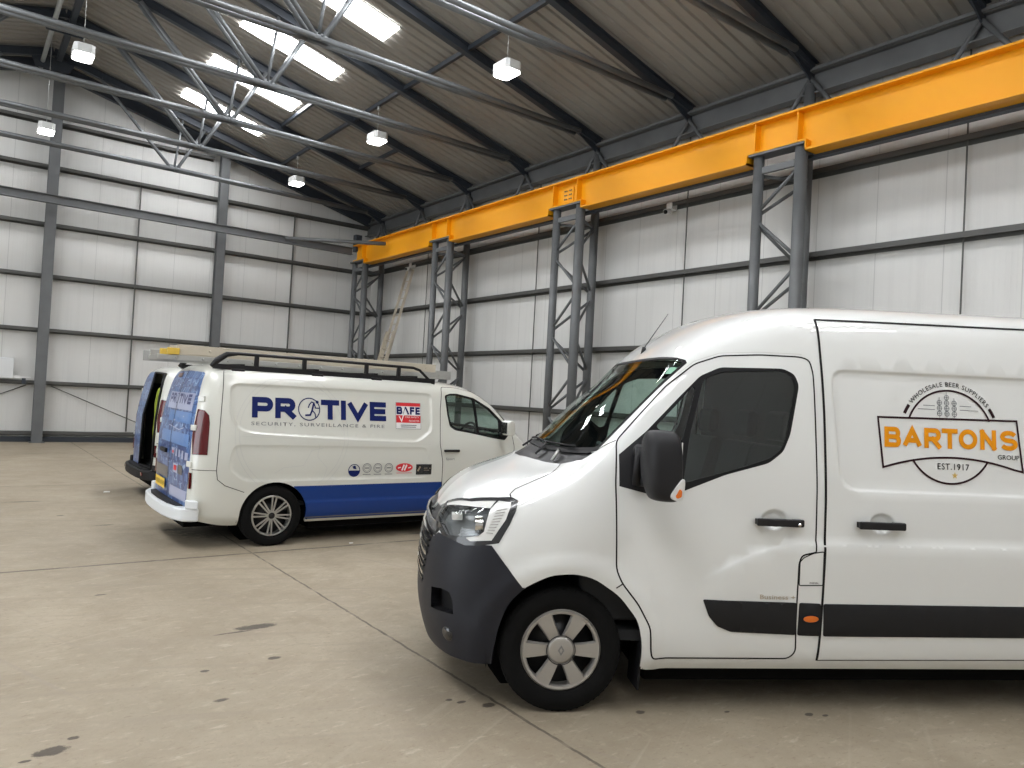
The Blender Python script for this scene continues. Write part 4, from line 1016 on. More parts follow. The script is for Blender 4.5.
FLAP = rounded(lv([(1.335, .90), (1.356, .925), (1.416, .953), (1.477, .963), (1.482, .768), (1.338, .764)]), .008, 3)
V.region('fuel_flap', FLAP)
SL = rounded([(1.484, 2.306, .01), (2.85, 2.318, .01), (2.85, .31, .02), (1.487, .305, .02), (1.496, .8, .01), (1.493, 1.24, .05), (1.502, 1.40, .3)], .05, 4)
SLD = [(1.470, 2.308), (2.86, 2.316), (2.86, .32), (1.484, .312), (1.492, .66), (1.494, 1.24), (1.484, 1.75), (1.474, 2.05)]
V.region('sliding_door', rounded(SLD, .015, 4))
for c_ in (CUP1, CUP2):
    for r_ in (.5, .66, .82, .98, 1.1): q_ = [(c_[0]+.085*r_*math.cos(t), c_[1]+.062*r_*math.sin(t)) for t in np.linspace(0, 2*PI, 21)]; V.lines.append(sk.inv(np.array(q_), 'side'))
V.crease([[(x+.0, z+.0) for x, z in CR[:-1]], [(x, z-.02) for x, z in CR[:-1]]])
for e in (-.012, .0, .016):
    c = np.array([3.0, 1.67]); V.crease([[tuple(np.array(p)+np.array([1, 1])*0+np.sign(c-np.array(p))*e) for p in REC+REC[:1]]])
V.cut()
V.make('body_shell', 'body', 'white_paint', skirt=.03)
V.make('bonnet', 'bonnet', 'white_paint', skirt=.02)
V.make('scuttle_panel', 'scuttle', 'black_plastic', offset=-.012, skirt=.0)
V.make('windscreen', 'windscreen', 'windscreen_glass', offset=-.002, skirt=0)
V.make('windscreen_border', 'screenborder', 'black_rubber', offset=-.001, skirt=.008)
DRM = {}
for sd, nm in ((1, 'near'), (-1, 'far')):
    d = bpy.data.objects.new('cab_door', None); COL.objects.link(d); d.parent = van1
    V.make('door_panel', 'door', 'white_paint', (sd,), skirt=.03, parent=d)
    V.make('window_frame', ('window_frame',), 'black_rubber', (sd,), offset=.001, skirt=.02, parent=d)
    V.make('mirror_mount', 'mirror_panel', 'mirror_plastic', (sd,), offset=.003, skirt=.01, parent=d)
    V.make('door_window', 'door_glass', 'side_glass', (sd,), offset=-.005, skirt=0, parent=d)
    V.make('quarter_window', 'quarter_glass', 'side_glass', (sd,), offset=-.006, skirt=0, parent=d)
    V.make('door_lining', 'door', 'interior_dark', (sd,), skirt=0, parent=d, inner=.05)
    DRM[sd] = d
V.make('fuel_flap', 'fuel_flap', 'white_paint', (1,), skirt=.02)
V.make('fuel_flap', 'fuel_flap', 'white_paint', (-1,), skirt=.02, objname='body_infill')
V.make('sliding_door', 'sliding_door', 'white_paint', (1,), skirt=.03)
V.make('side_panel', 'sliding_door', 'white_paint', (-1,), skirt=.03)
V.make('front_bumper', 'bumper', 'bumper_plastic', skirt=.05, offset=.004)
g = V.make('grille', 'grille', 'black_plastic', skirt=.0, offset=-.012)
# bars of the grille
for z, c, w in ((.965, 'lamp_grey', .055), (.905, 'chrome', .014), (.87, 'lamp_dark', .012), (.835, 'lamp_dark', .012), (.79, 'chrome', .022), (.745, 'lamp_dark', .012), (.71, 'lamp_dark', .012), (.665, 'chrome', .02), (.63, 'lamp_dark', .012)):
    wy = .60 if z > .9 else .55 if z > .75 else .52
    pts = V.at([(y, z) for y in np.linspace(.001, wy, 16)], 'front', .004); m = MB()
    for sd in (1, -1):
        q = [Vector((p[0], p[1]*sd, p[2])) for p in pts]
        for i in range(len(q)-1): m.bar(q[i], q[i+1], .014, w)
    m.build('grille_bar', c, g)
m = MB(); yb = -.80; vs = [(yb-.02, x, z) for x, z in ((0, .90), (.055, .80), (0, .70), (-.055, .80))]+[(yb-.02, x, z) for x, z in ((0, .86), (.03, .80), (0, .74), (-.03, .80))]
vs = [(-.872, v[1], v[2]) for v in vs]; m.add(vs, [(i, (i+1) % 4, 4+(i+1) % 4, 4+i) for i in range(4)]); m.build('nose_emblem', 'chrome', g)
for sd in (1,-1):
    h = V.make('headlamp', 'lampframe', 'lamp_dark', (sd,), offset=.003, skirt=.03)
    V.make('daytime_light', ('drl', 'drltop'), 'lamp_white', (sd,), offset=.001, skirt=.01, parent=h)
    V.make('reflector_bowl', 'lens', 'lamp_grey', (sd,), offset=-.05, skirt=-.05, parent=h)
    V.make('lamp_cover', 'lens', 'lamp_lens', (sd,), offset=.002, skirt=0, parent=h)
    c = V.at([(-.53, 1.04)], 'side', -.025, sd)[0]; m = MB()
    m.path([c+np.array([.03, 0, 0]), c+np.array([-.012, -.0, 0])], [.055, .05], 20, cap=False); m.path([c+np.array([.0, 0, 0]), c+np.array([-.002, 0, 0])], [.045, .03], 20); m.build('projector_lens', 'chrome', h)
    c = V.at([(-.64, 1.06)], 'side', -.02, sd)[0]; MB().box(c[0]-.03, c[0]+.03, c[1]-.05, c[1]+.05, c[2]-.012, c[2]+.02).build('indicator_lens', 'lamp_white', h)
    # ribs of the white light guide
    m = MB()
    for k in range(9):
        t = k/8; a = V.at([(-.355+.0*t-.075*t, 1.13-.135*t), (-.43-.055*t+.02, 1.115-.12*t)], 'side', .003, sd); m.tube(a[0], a[1], .0025, 6)
    m.build('light_guide_ribs', 'hubcap_silver', h)
    # opening in the bumper corner with the fog lamp below
    V.make('bumper_opening', 'bumperhole', 'black_rubber', (sd,), offset=-.06, skirt=-.065)
    m = MB(); c = inv3(sk, [(-.66, .86, .40)]); p = V.place(c, .004, sd)[0]; nn = sk.Nm(c)[0]*np.array([1, V.near*sd, 1])
    m.path([p-nn*.03, p+nn*.002], [.045, .042], 20); m.build('fog_lamp', 'lamp_dark', van1)
# bumper lower lip
lip = V.at([(s_, .29) for s_ in np.linspace(-.62, -.42, 8)], 'side', .008)
# black side strips
def strip(name, poly, sides=(1, -1), off=.016, parent=None, mt='trim_plastic'):
    P0 = rounded(lv(poly), .01, 3); m = MB()
    q = resample(P0, .05); xs = np.arange(q[:, 0].min()+.06, q[:, 0].max()-.03, .08); inner = [(x, z) for x in xs for z in np.linspace(q[:, 1].min()+.02, q[:, 1].max()-.02, 4)]
    qq = np.array([p for p in inner if inpoly(np.array([p]), P0)[0]]).reshape(-1, 2)
    allp = np.vstack([q, qq]); k = len(q)
    res = delaunay_2d_cdt([Vector(p) for p in allp], [(i, (i+1) % k) for i in range(k)], [], 0, 1e-6); rv = np.array([(v.x, v.y) for v in res[0]])
    F = [f for f in res[2] if inpoly(rv[list(f)].mean(0)[None], P0)[0]]
    uv = sk.inv(rv, 'side'); 
    for sd in sides:
        dist = polydist(rv, P0); h = off*(.35+.65*sstep(dist, 0, .012))
        Pp = (sk.P(uv)+sk.Nm(uv)*h[:, None])*np.array([1, V.near*sd, 1]); Pi = (sk.P(uv)-sk.Nm(uv)*.004)*np.array([1, V.near*sd, 1])
        m.add(Pp, F, True); o = len(rv); b0 = [i for i in range(k)]
        vs = [Pp[i] for i in range(k)]+[Pi[i] for i in range(k)]; m.add(vs, [(i, (i+1) % k, k+(i+1) % k, k+i) for i in range(k)])
    return m.build(name, mt, parent or van1)
strip('side_strip', [(.77, .67), (1.328, .664), (1.332, .478), (.942, .489), (.861, .52), (.809, .576)], (1,), parent=DRM[1])
strip('side_strip', [(.77, .67), (1.328, .664), (1.332, .478), (.942, .489), (.861, .52), (.809, .576)], (-1,), parent=DRM[-1])
strip('side_strip', [(1.347, .664), (1.476, .662), (1.482, .474), (1.345, .476)], (-1,)); st = strip('side_strip', [(1.347, .664), (1.476, .662), (1.482, .474), (1.345, .476)], (1,))
for sd in (1, -1):
    strip('side_strip', [(1.494, .661), (2.85, .673), (2.85, .487), (1.503, .473)], (sd,))
    strip('side_strip', [(2.865, .673), (3.2, .675), (3.2, .487), (2.865, .487)], (sd,))
e = lv([(1.413, .577)])[0]; p = V.at([e], 'side', .020)[0]
m = MB(); vs = [(p[0], p[1]-.004, p[2])]+[(p[0]+.046*math.cos(t), p[1]-.0005, p[2]+.019*math.sin(t)) for t in np.linspace(0, 2*PI, 25)[:-1]]
m.add(vs, [(0, 1+i, 1+(i+1) % 24) for i in range(24)], True); m.build('side_indicator', 'orange_lens', st)
m = MB(); m.path([(p[0]+.05*math.cos(t), p[1], p[2]+.0225*math.sin(t)) for t in np.linspace(0, 2*PI, 25)[:-1]], .004, 6, closed=True); m.build('indicator_rim', 'black_rubber', st)
V.seam('bumper_groove', [[(-.69, .375), (-.60, .345), (-.44, .315)]], .010)
# shut lines
for sd in (1, -1): V.seam('door_shut_line', [DOOR], .009, .0012, sides=(sd,), closed=True, parent=DRM[sd])
V.seam('slider_shut_line', [[(1.470, 2.308), (1.474, 2.05), (1.484, 1.75), (1.494, 1.24), (1.492, .66), (1.484, .312)]], .014, .003, sides=(1,))
V.seam('slider_shut_line', [[(1.463, 2.309), (2.86, 2.318)]], .016, sides=(1,))
V.seam('slider_shut_line', [[(1.484, .312), (2.86, .32)]], .006, sides=(1,)); V.seam('slider_shut_line', [[(2.86, 2.312), (2.86, .32)]], .010, sides=(1,))
V.seam('flap_shut_line', [FLAP], .006, sides=(1,), closed=True)
V.seam('bonnet_shut_line', [inv3(sk, resample3([(-.329, .9, 1.188), (-.332, .868, 1.206), (-.302, .845, 1.233), (-.204, .841, 1.278), (-.086, .831, 1.331), (-.044, .781, 1.357), (-.016, .725, 1.374)], .03, False))], .008, sides=(1, -1), uvgiven=True)
V.seam('screen_shut_line', [inv3(sk, resample3([(.159, .895, 1.471), (.2, .905, 1.50), (.262, .93, 1.538)], .02, False))], .006, sides=(1, -1), uvgiven=True)
V.seam('wing_shut_line', [lv([(.30, .75), (.262, .722)])], .007, sides=(1, -1))
V.seam('roof_gutter', [[(.272, 1.56), (.402, 1.715), (.553, 1.885), (.724, 2.022), (.877, 2.077), (1.11, 2.092), (1.36, 2.090)]], .004, sides=(1, -1), material='faint_grey')
# door handles: black bar over a scooped cup
def handle(x0, x1, z0, z1, parent, sd=1):
    t = bpy.data.objects.new('door_handle', None); COL.objects.link(t); t.parent = parent
    (a, za), (b, zb) = lv([(x0, (z0+z1)/2)])[0], lv([(x1, (z0+z1)/2)])[0]
    P = V.at([(a, za), ((a+b)/2, za), (b, zb)], 'side', 0, sd); s_ = V.near*sd
    y = P[:, 1]; m = MB(); hh = (z1-z0)/2
    m.prism([(a, za-hh), (b, zb-hh), (b, zb+hh), (a, za+hh)], y[0]+s_*.028, y[0]+s_*.05); m.build('handle_bar', 'black_plastic', t, .009, 3)
    for x in (a+.03, b-.03): MB().box(x-.025, x+.025, min(y[0]-s_*.01, y[0]+s_*.03), max(y[0]-s_*.01, y[0]+s_*.03), za-hh*.7, za+hh*.7).build('handle_post', 'black_plastic', t)
    return t
handle(1.054, 1.335, 1.103, 1.147, DRM[1]); handle(1.054, 1.335, 1.103, 1.147, DRM[-1], -1); handle(1.672, 1.957, 1.104, 1.149, van1)
p = V.at([lv([(1.305, 1.118)])[0]], 'side', .0515)[0]; m = MB(); m.path([(p[0], p[1], p[2]), (p[0], p[1]-.001, p[2])], .011, 14); m.build('lock_barrel', 'chrome', van1)
# mirrors
def mirror(sd):
    s_ = V.near*sd; t = bpy.data.objects.new('wing_mirror', None); COL.objects.link(t); t.parent = DRM[sd]
    yb = 1.02
    def sec(z, x0, x1, y0, y1):
        x0 -= .045; x1 -= .045; r = .03; q = [(x0+r, y0), (x1-r*.5, y0), (x1, y0+r*.5), (x1, y1-r*.5), (x1-r*.5, y1), (x0+r*1.6, y1), (x0, y1-r*1.8), (x0, y0+r)]
        return [(x, s_*(yb+y), z) for x, y in q]
    zs = [(1.235, .445, .56, .11, .28), (1.26, .425, .575, .10, .31), (1.33, .40, .582, .09, .325), (1.42, .385, .582, .085, .33), (1.52, .385, .575, .085, .33), (1.575, .395, .565, .09, .32), (1.605, .41, .552, .10, .30), (1.62, .43, .535, .12, .28)]
    vs = [p for z in zs for p in sec(*z)]; k = 8; n = len(zs); m = MB()
    m.add(vs, [(i*k+j, i*k+(j+1) % k, (i+1)*k+(j+1) % k, (i+1)*k+j) for i in range(n-1) for j in range(k)]+[tuple(range(k)), tuple(range((n-1)*k, n*k))])
    o = m.build('mirror_housing', 'mirror_plastic', t); sb = o.modifiers.new('round', 'SUBSURF'); sb.levels = sb.render_levels = 2; o.data.polygons.foreach_set('use_smooth', [True]*len(o.data.polygons))
    m = MB(); m.box(.526, .533, min(s_*(yb+.13), s_*(yb+.285)), max(s_*(yb+.13), s_*(yb+.285)), 1.32, 1.56); m.build('mirror_glass', 'chrome', t)
    for z in (1.33, 1.49):
        m = MB(); m.path([(.37, s_*(yb-.01), z), (.40, s_*(yb+.06), z), (.45, s_*(yb+.13), z)], [.035, .032, .032], 12, squash=1.15); m.build('mirror_arm', 'mirror_plastic', t)
    m = MB(); m.path([(.35, s_*(yb+.05), 1.30), (.36, s_*(yb+.06), 1.52)], [.022, .022], 10); m.build('mirror_hinge', 'mirror_plastic', t)
    # side repeater at the lower outer corner
    poly = [(.465, 1.285), (.49, 1.33), (.515, 1.365), (.533, 1.375), (.537, 1.35), (.533, 1.28), (.52, 1.257), (.49, 1.255), (.468, 1.265)]
    m = MB(); m.prism(rounded(poly, .012, 3), s_*(yb+.30), s_*(yb+.335)); m.build('repeater_lens', 'lamp_white', t, .004)
    m = MB(); m.prism(rounded([(.485, 1.28), (.507, 1.32), (.52, 1.31), (.518, 1.278), (.495, 1.268)], .006, 3), s_*(yb+.334), s_*(yb+.338)); m.build('repeater_bulb', 'orange_lens', t)
mirror(1); mirror(-1)
# wheels, arch liners, underbody
WR = .349
for x, z in ((-.018, .35), (3.66, .35-.0366)):
    for sd in (1, -1):
        wheel(van1, (x, V.near*sd*(.995-.115), z), V.near*sd, WR, .225, .229, 'cap')
def liner(x, z, r, y0=.55):
    m = MB()
    for sd in (1, -1):
        vs = []; n = 20
        for i in range(n+1):
            t = PI*1.12*i/n-.06*PI; vs += [(x+r*math.cos(t), sd*.985, z+r*math.sin(t)), (x+r*math.cos(t), sd*y0, z+r*math.sin(t))]
        m.add(vs, [(2*i, 2*i+1, 2*i+3, 2*i+2) for i in range(n)], True)
        m.add([(x+r*math.cos(t), sd*y0, z+r*math.sin(t)) for t in np.linspace(0, 2*PI, 25)[:-1]], [tuple(range(24))])
    return m.build('wheel_arch_liner', 'underbody_shade', van1)
liner(.01, .33, .455); liner(3.66, .30, .455)
m = MB(); m.box(-.5, 4.55, -.50, .50, .18, .40); m.box(.50, 3.15, -.84, .84, .13, .34); m.box(4.12, 4.55, -.85, .85, .26, .38); m.build('underbody_shade', 'underbody_shade', van1, .02)  # boxes widened and lowered in black to stand for shade under the sills
for sd in (1, -1):
    m = MB(); m.prism([(.425, .13), (.437, .13), (.455, .42), (.443, .42)], sd*.78, sd*.985)
    m.build('mud_flap', 'black_rubber', van1)
# interior
INT = []
m = MB(); m.prism([(-.93, .45), (.93, .45), (.93, 1.6), (.86, 2.1), (.7, 2.3), (-.7, 2.3), (-.86, 2.1), (-.93, 1.6)], 1.46, 1.49, 'x'); m.build('bulkhead', 'interior_dark', van1)
m = MB(); m.box(.2, 1.43, -.95, .95, .40, .46); m.build('cab_floor', 'interior_dark', van1)
m = MB(); m.prism([(.12, .5), (.52, .5), (.55, 1.02), (.50, 1.22), (.30, 1.30), (.06, 1.33), (-.02, 1.30)], -.93, .93); m.build('dashboard', 'interior_dark', van1, .03)
for yc in (-.62, -.12, .58):
    t = bpy.data.objects.new('cab_seat', None); COL.objects.link(t); t.parent = van1
    w = .24
    m = MB(); m.prism(rounded([(.78, .72), (1.28, .72), (1.30, .90), (.80, .94)], .05, 3), yc-w, yc+w); m.build('seat_cushion', 'seat_cloth', t, .02)
    m = MB(); m.prism(rounded([(1.17, .85), (1.32, .85), (1.42, 1.52), (1.33, 1.54), (1.24, 1.2)], .05, 3), yc-w, yc+w); m.build('seat_back', 'seat_cloth', t, .02)
    m = MB(); m.prism(rounded([(1.34, 1.56), (1.42, 1.56), (1.43, 1.74), (1.36, 1.75)], .03, 3), yc-.13, yc+.13); m.build('headrest', 'seat_cloth', t, .02)
    m = MB(); m.box(.85, 1.3, yc-.2, yc+.2, .46, .73); m.build('seat_base', 'interior_dark', t)
t = bpy.data.objects.new('steering_wheel', None); COL.objects.link(t); t.parent = van1
cx, cy, cz = .60, .58, 1.26; up = Vector((-.45, 0, .9)).normalized(); rt = Vector((0, 1, 0))
m = MB(); m.path([Vector((cx, cy, cz))+(up*math.cos(a)+rt*math.sin(a))*.20 for a in np.linspace(0, 2*PI, 33)[:-1]], .015, 8, closed=True); m.build('wheel_rim', 'interior_grey', t)
m = MB(); m.tube((cx, cy, cz), (cx-.3, cy, cz-.16), .04); m.tube(Vector((cx, cy, cz))-rt*.2, Vector((cx, cy, cz))+rt*.2, .014); m.build('column', 'interior_dark', t)
# inner lining of the roof and pillars
m = MB(); m.box(.90, 1.43, -.72, .72, 2.10, 2.13); m.build('headlining', 'interior_grey', van1)
tag(MB().add([(.13, -.55, 1.345), (.42, -.62, 1.30), (.48, -.30, 1.292), (.33, -.20, 1.33), (.15, -.3, 1.36), (.25, -.45, 1.36)], [(0, 1, 5), (1, 2, 5), (2, 3, 5), (3, 4, 5), (4, 0, 5)]).build('folded_cloth', 'blue_cloth', van1), 'blue folded cloth behind the windscreen')
# wipers, aerial, sticker
def wiper(pts, blade):
    t = bpy.data.objects.new('wiper', None); COL.objects.link(t); t.parent = van1
    P = [Vector((p[0], -p[1], p[2])) for p in pts]; m = MB(); m.path(P, .008, 6); m.build('wiper_arm', 'black_plastic', t)
    B = [Vector((p[0], -p[1], p[2])) for p in blade]; m = MB(); m.path(B, .007, 6); m.build('wiper_blade', 'black_rubber', t)
def ws3(y, f): # point just proud of the glass: f = 0 base .. 1 top
    zb = 1.46; uv = inv3(sk, [(-.055+.0*f+.23*(y/.9)**2, abs(y), zb+.02)]); p = sk.P(uv+[[0, 0]])[0]; n_ = sk.Nm(uv)[0]; return p, n_
def onscreen(pts, off=.012):
    uv = inv3(sk, [(s_, abs(y), z) for s_, y, z in pts]); P = sk.P(uv)+sk.Nm(uv)*off; return [(p[0], p[1]*(1 if q[1] >= 0 else -1), p[2]) for p, q in zip(P, pts)]
wiper(onscreen([(-.11, .36, 1.39), (-.06, .33, 1.46)])+onscreen([(-.045, .30, 1.485)]), onscreen([(-.06, -.25, 1.48), (-.065, 0, 1.49), (-.05, .28, 1.485), (.03, .55, 1.48), (.08, .68, 1.48)]))
wiper(onscreen([(-.10, -.36, 1.39), (-.05, -.40, 1.47)]), onscreen([(-.02, -.42, 1.50), (.06, -.62, 1.50), (.14, -.78, 1.52)]))
m = MB(); m.path([V.place(inv3(sk, [(-.045, .60, 1.375)]), .004)[0], V.place(inv3(sk, [(.0, .56, 1.44)]), .014)[0]], .010, 6); m.build('wiper_stub', 'aluminium', van1)
uv = inv3(sk, [(.66, .06, 2.12)]); p = Vector(V.place(uv, 0)[0]); m = MB(); m.path([p-Vector((0, 0, .02)), p+Vector((.0, 0, .03))], [.022, .012], 12); m.tube(p+Vector((0, 0, .02)), p+Vector((.165, .0, .27)), .0035, 6, .002); m.build('aerial', 'black_plastic', van1)
uv = inv3(sk, [(.568, .815, 1.945), (.600, .800, 1.990), (.632, .862, 1.985), (.600, .872, 1.945)]); P = V.place(uv, -.012)
MB().add(P, [(0, 1, 2, 3)]).build('tax_sticker', 'sticker_green', van1)
# ---- painted writing and logo on the near side
def L2(s_, z): return (s_+TILT*z, z-TILT*s_)
def Lg(vs): return [L2(*v) for v in vs]
def put(name, mt, shapes, parent=None, off=.0035):
    return V.decal(name, None, mt, off, 1, parent, [(Lg(v), f) for v, f in shapes])
lg = bpy.data.objects.new('round_logo', None); COL.objects.link(lg); lg.parent = van1
C0 = (2.268, 1.662); R0 = .278
def zt(s_): return 1.760+.0195*(s_-1.81)        # top edge of the banner
top = lambda s_: zt(s_)
ban_bot = lambda s_: 1.466+.073*(1-((s_-2.290)/.447)**2) if abs(s_-2.29) <= .447 else 1.466
a_r = math.degrees(math.asin((1.766-C0[1])/R0)); a_l = 180-math.degrees(math.asin((1.764-C0[1])/R0))
b_r = -math.degrees(math.asin((C0[1]-1.520)/R0)); b_l = -180-b_r
put('logo_ring', 'logo_maroon', [ring(C0, R0-.006, R0+.006, a_r, a_l, 40), ring(C0, R0-.006, R0+.006, b_l, b_r, 40)], lg)
bb = [(1.812, top(1.812)), (2.704, top(2.704)), (2.738, 1.472)]+[(x, ban_bot(x)) for x in np.linspace(2.68, 1.90, 22)]+[(1.843, 1.466)]
put('logo_banner', 'logo_maroon', [stroke(bb, .012, True)], lg)
itl = []
for ch, a, b in (('B', 1.851, 1.956), ('A', 1.966, 2.088), ('R', 2.103, 2.212), ('T', 2.216, 2.318), ('O', 2.325, 2.445), ('N', 2.463, 2.567), ('S', 2.590, 2.708)):
    dzz = .016*(a-1.85); itl += block(ch, a, b, 1.586+dzz, 1.706+dzz, .0285)
put('logo_name', 'logo_orange', itl, lg)
put('logo_group', 'logo_black', [fit_text('GROUP', 2.575, 2.716, 1.543, 1.571, .008)], lg)
put('logo_date', 'logo_black', [fit_text('EST.1917', 2.187, 2.389, 1.468, 1.506, .01, 1.15)], lg)
put('logo_motto', 'logo_black', [arc_text('WHOLESALE BEER SUPPLIERS', C0, .303, 142, 38, .028, .008)], lg)
put('logo_side_bars', 'logo_maroon', [ring(C0, .305, .325, 145, 156, 6), ring(C0, .305, .325, 24, 35, 6)], lg)
st5 = []
for i in range(10):
    r = .021 if i % 2 == 0 else .009; t = PI/2+i*PI/5; st5.append((2.297+r*math.cos(t), 1.434+r*math.sin(t)))
put('logo_star', 'logo_gold', [(st5+[(2.297, 1.434)], [(i, (i+1) % 10, 10) for i in range(10)])], lg)
sh = []
for cx_, n_ in ((2.205, 3), (2.252, 4), (2.300, 3)):
    zb = 1.782
    for i in range(n_):
        zz = zb+.018+i*.0325; sh.append(stroke([(cx_+.015*math.cos(t)*(1 if abs(math.sin(t)) < .8 else 1), zz+.0145*math.sin(t)) for t in np.linspace(0, 2*PI, 13)[:-1]], .0035, True)); sh.append(stroke([(cx_-.013, zz), (cx_+.013, zz)], .003))
    sh.append(stroke([(cx_, zb-.01), (cx_, zb+.018+n_*.0325)], .003))
for x0, x1, z in ((2.10, 2.175, 1.845), (2.065, 2.175, 1.822), (2.335, 2.41, 1.85), (2.335, 2.455, 1.826)): sh.append(stroke([(x0, z), (x1, z)], .0035))
put('logo_barley', 'logo_grey', sh, lg)
put('trim_lettering', 'badge_bronze', [fit_text('Business +', 1.105, 1.318, .682, .709, .004)], van1)
put('flap_lettering', 'logo_black', [fit_text('DIESEL', 1.40, 1.455, .777, .786, .01)], van1)
# ---------------------------------------------------------------- the two signwritten blue and white vans behind
def m_wrap():       # printed rear-door film: blue with a pale network of lines and blocks
    m, t, b = nt('rear_film')
    tc = N(t, 'ShaderNodeTexCoord'); O = tc.outputs['Object']
    def mp(sc, rot=(0, 0, 0)):
        n = N(t, 'ShaderNodeMapping'); n.inputs['Scale'].default_value = sc; n.inputs['Rotation'].default_value = rot; t.links.new(O, n.inputs['Vector']); return n.outputs[0]
    n1 = N(t, 'ShaderNodeTexNoise'); n1.inputs['Scale'].default_value = 2.4; n1.inputs['Detail'].default_value = 6; t.links.new(mp((1, 1, 1)), n1.inputs['Vector'])
    c = mixc(t, n1.outputs['Fac'], (.006, .03, .16), (.11, .25, .52))
    n2 = N(t, 'ShaderNodeTexNoise'); n2.inputs['Scale'].default_value = 14; n2.inputs['Detail'].default_value = 4; t.links.new(mp((1, 1, 1)), n2.inputs['Vector'])
    c = mixc(t, math_n(t, 'MULTIPLY', n2.outputs['Fac'], .55), c, (.08, .16, .42))
    v = N(t, 'ShaderNodeTexVoronoi', feature='DISTANCE_TO_EDGE'); v.inputs['Scale'].default_value = 7; t.links.new(mp((1, 1, 1)), v.inputs['Vector'])
    l = math_n(t, 'LESS_THAN', v.outputs['Distance'], .03)
    c = mixc(t, math_n(t, 'MULTIPLY', l, .55), c, (.45, .62, .85))
    v2 = N(t, 'ShaderNodeTexVoronoi', feature='F1', distance='CHEBYCHEV'); v2.inputs['Scale'].default_value = 11; v2.inputs['Randomness'].default_value = .35; t.links.new(mp((1, 1, 1)), v2.inputs['Vector'])
    l2 = math_n(t, 'GREATER_THAN', v2.outputs['Distance'], .44)
    c = mixc(t, math_n(t, 'MULTIPLY', l2, .7), c, (.01, .03, .16))
    t.links.new(c, b.inputs['Base Color']); b.inputs['Roughness'].default_value = .35; b.inputs['Coat Weight'].default_value = .6; b.inputs['Coat Roughness'].default_value = .05
m_wrap()
mat('film_pale', (.38, .42, .6), .35, coat=.6)
mat('film_sky', (.10, .23, .52), .35, coat=.6)
mat('film_navy', (.02, .03, .16), .35, coat=.6)
mat('film_and_shade_grey', (.035, .045, .07), .3, coat=.8)

RUN = [[(.62, .10), (.50, .02), (.28, .03)], [(.62, .10), (.66, .20), (.78, .30)]]

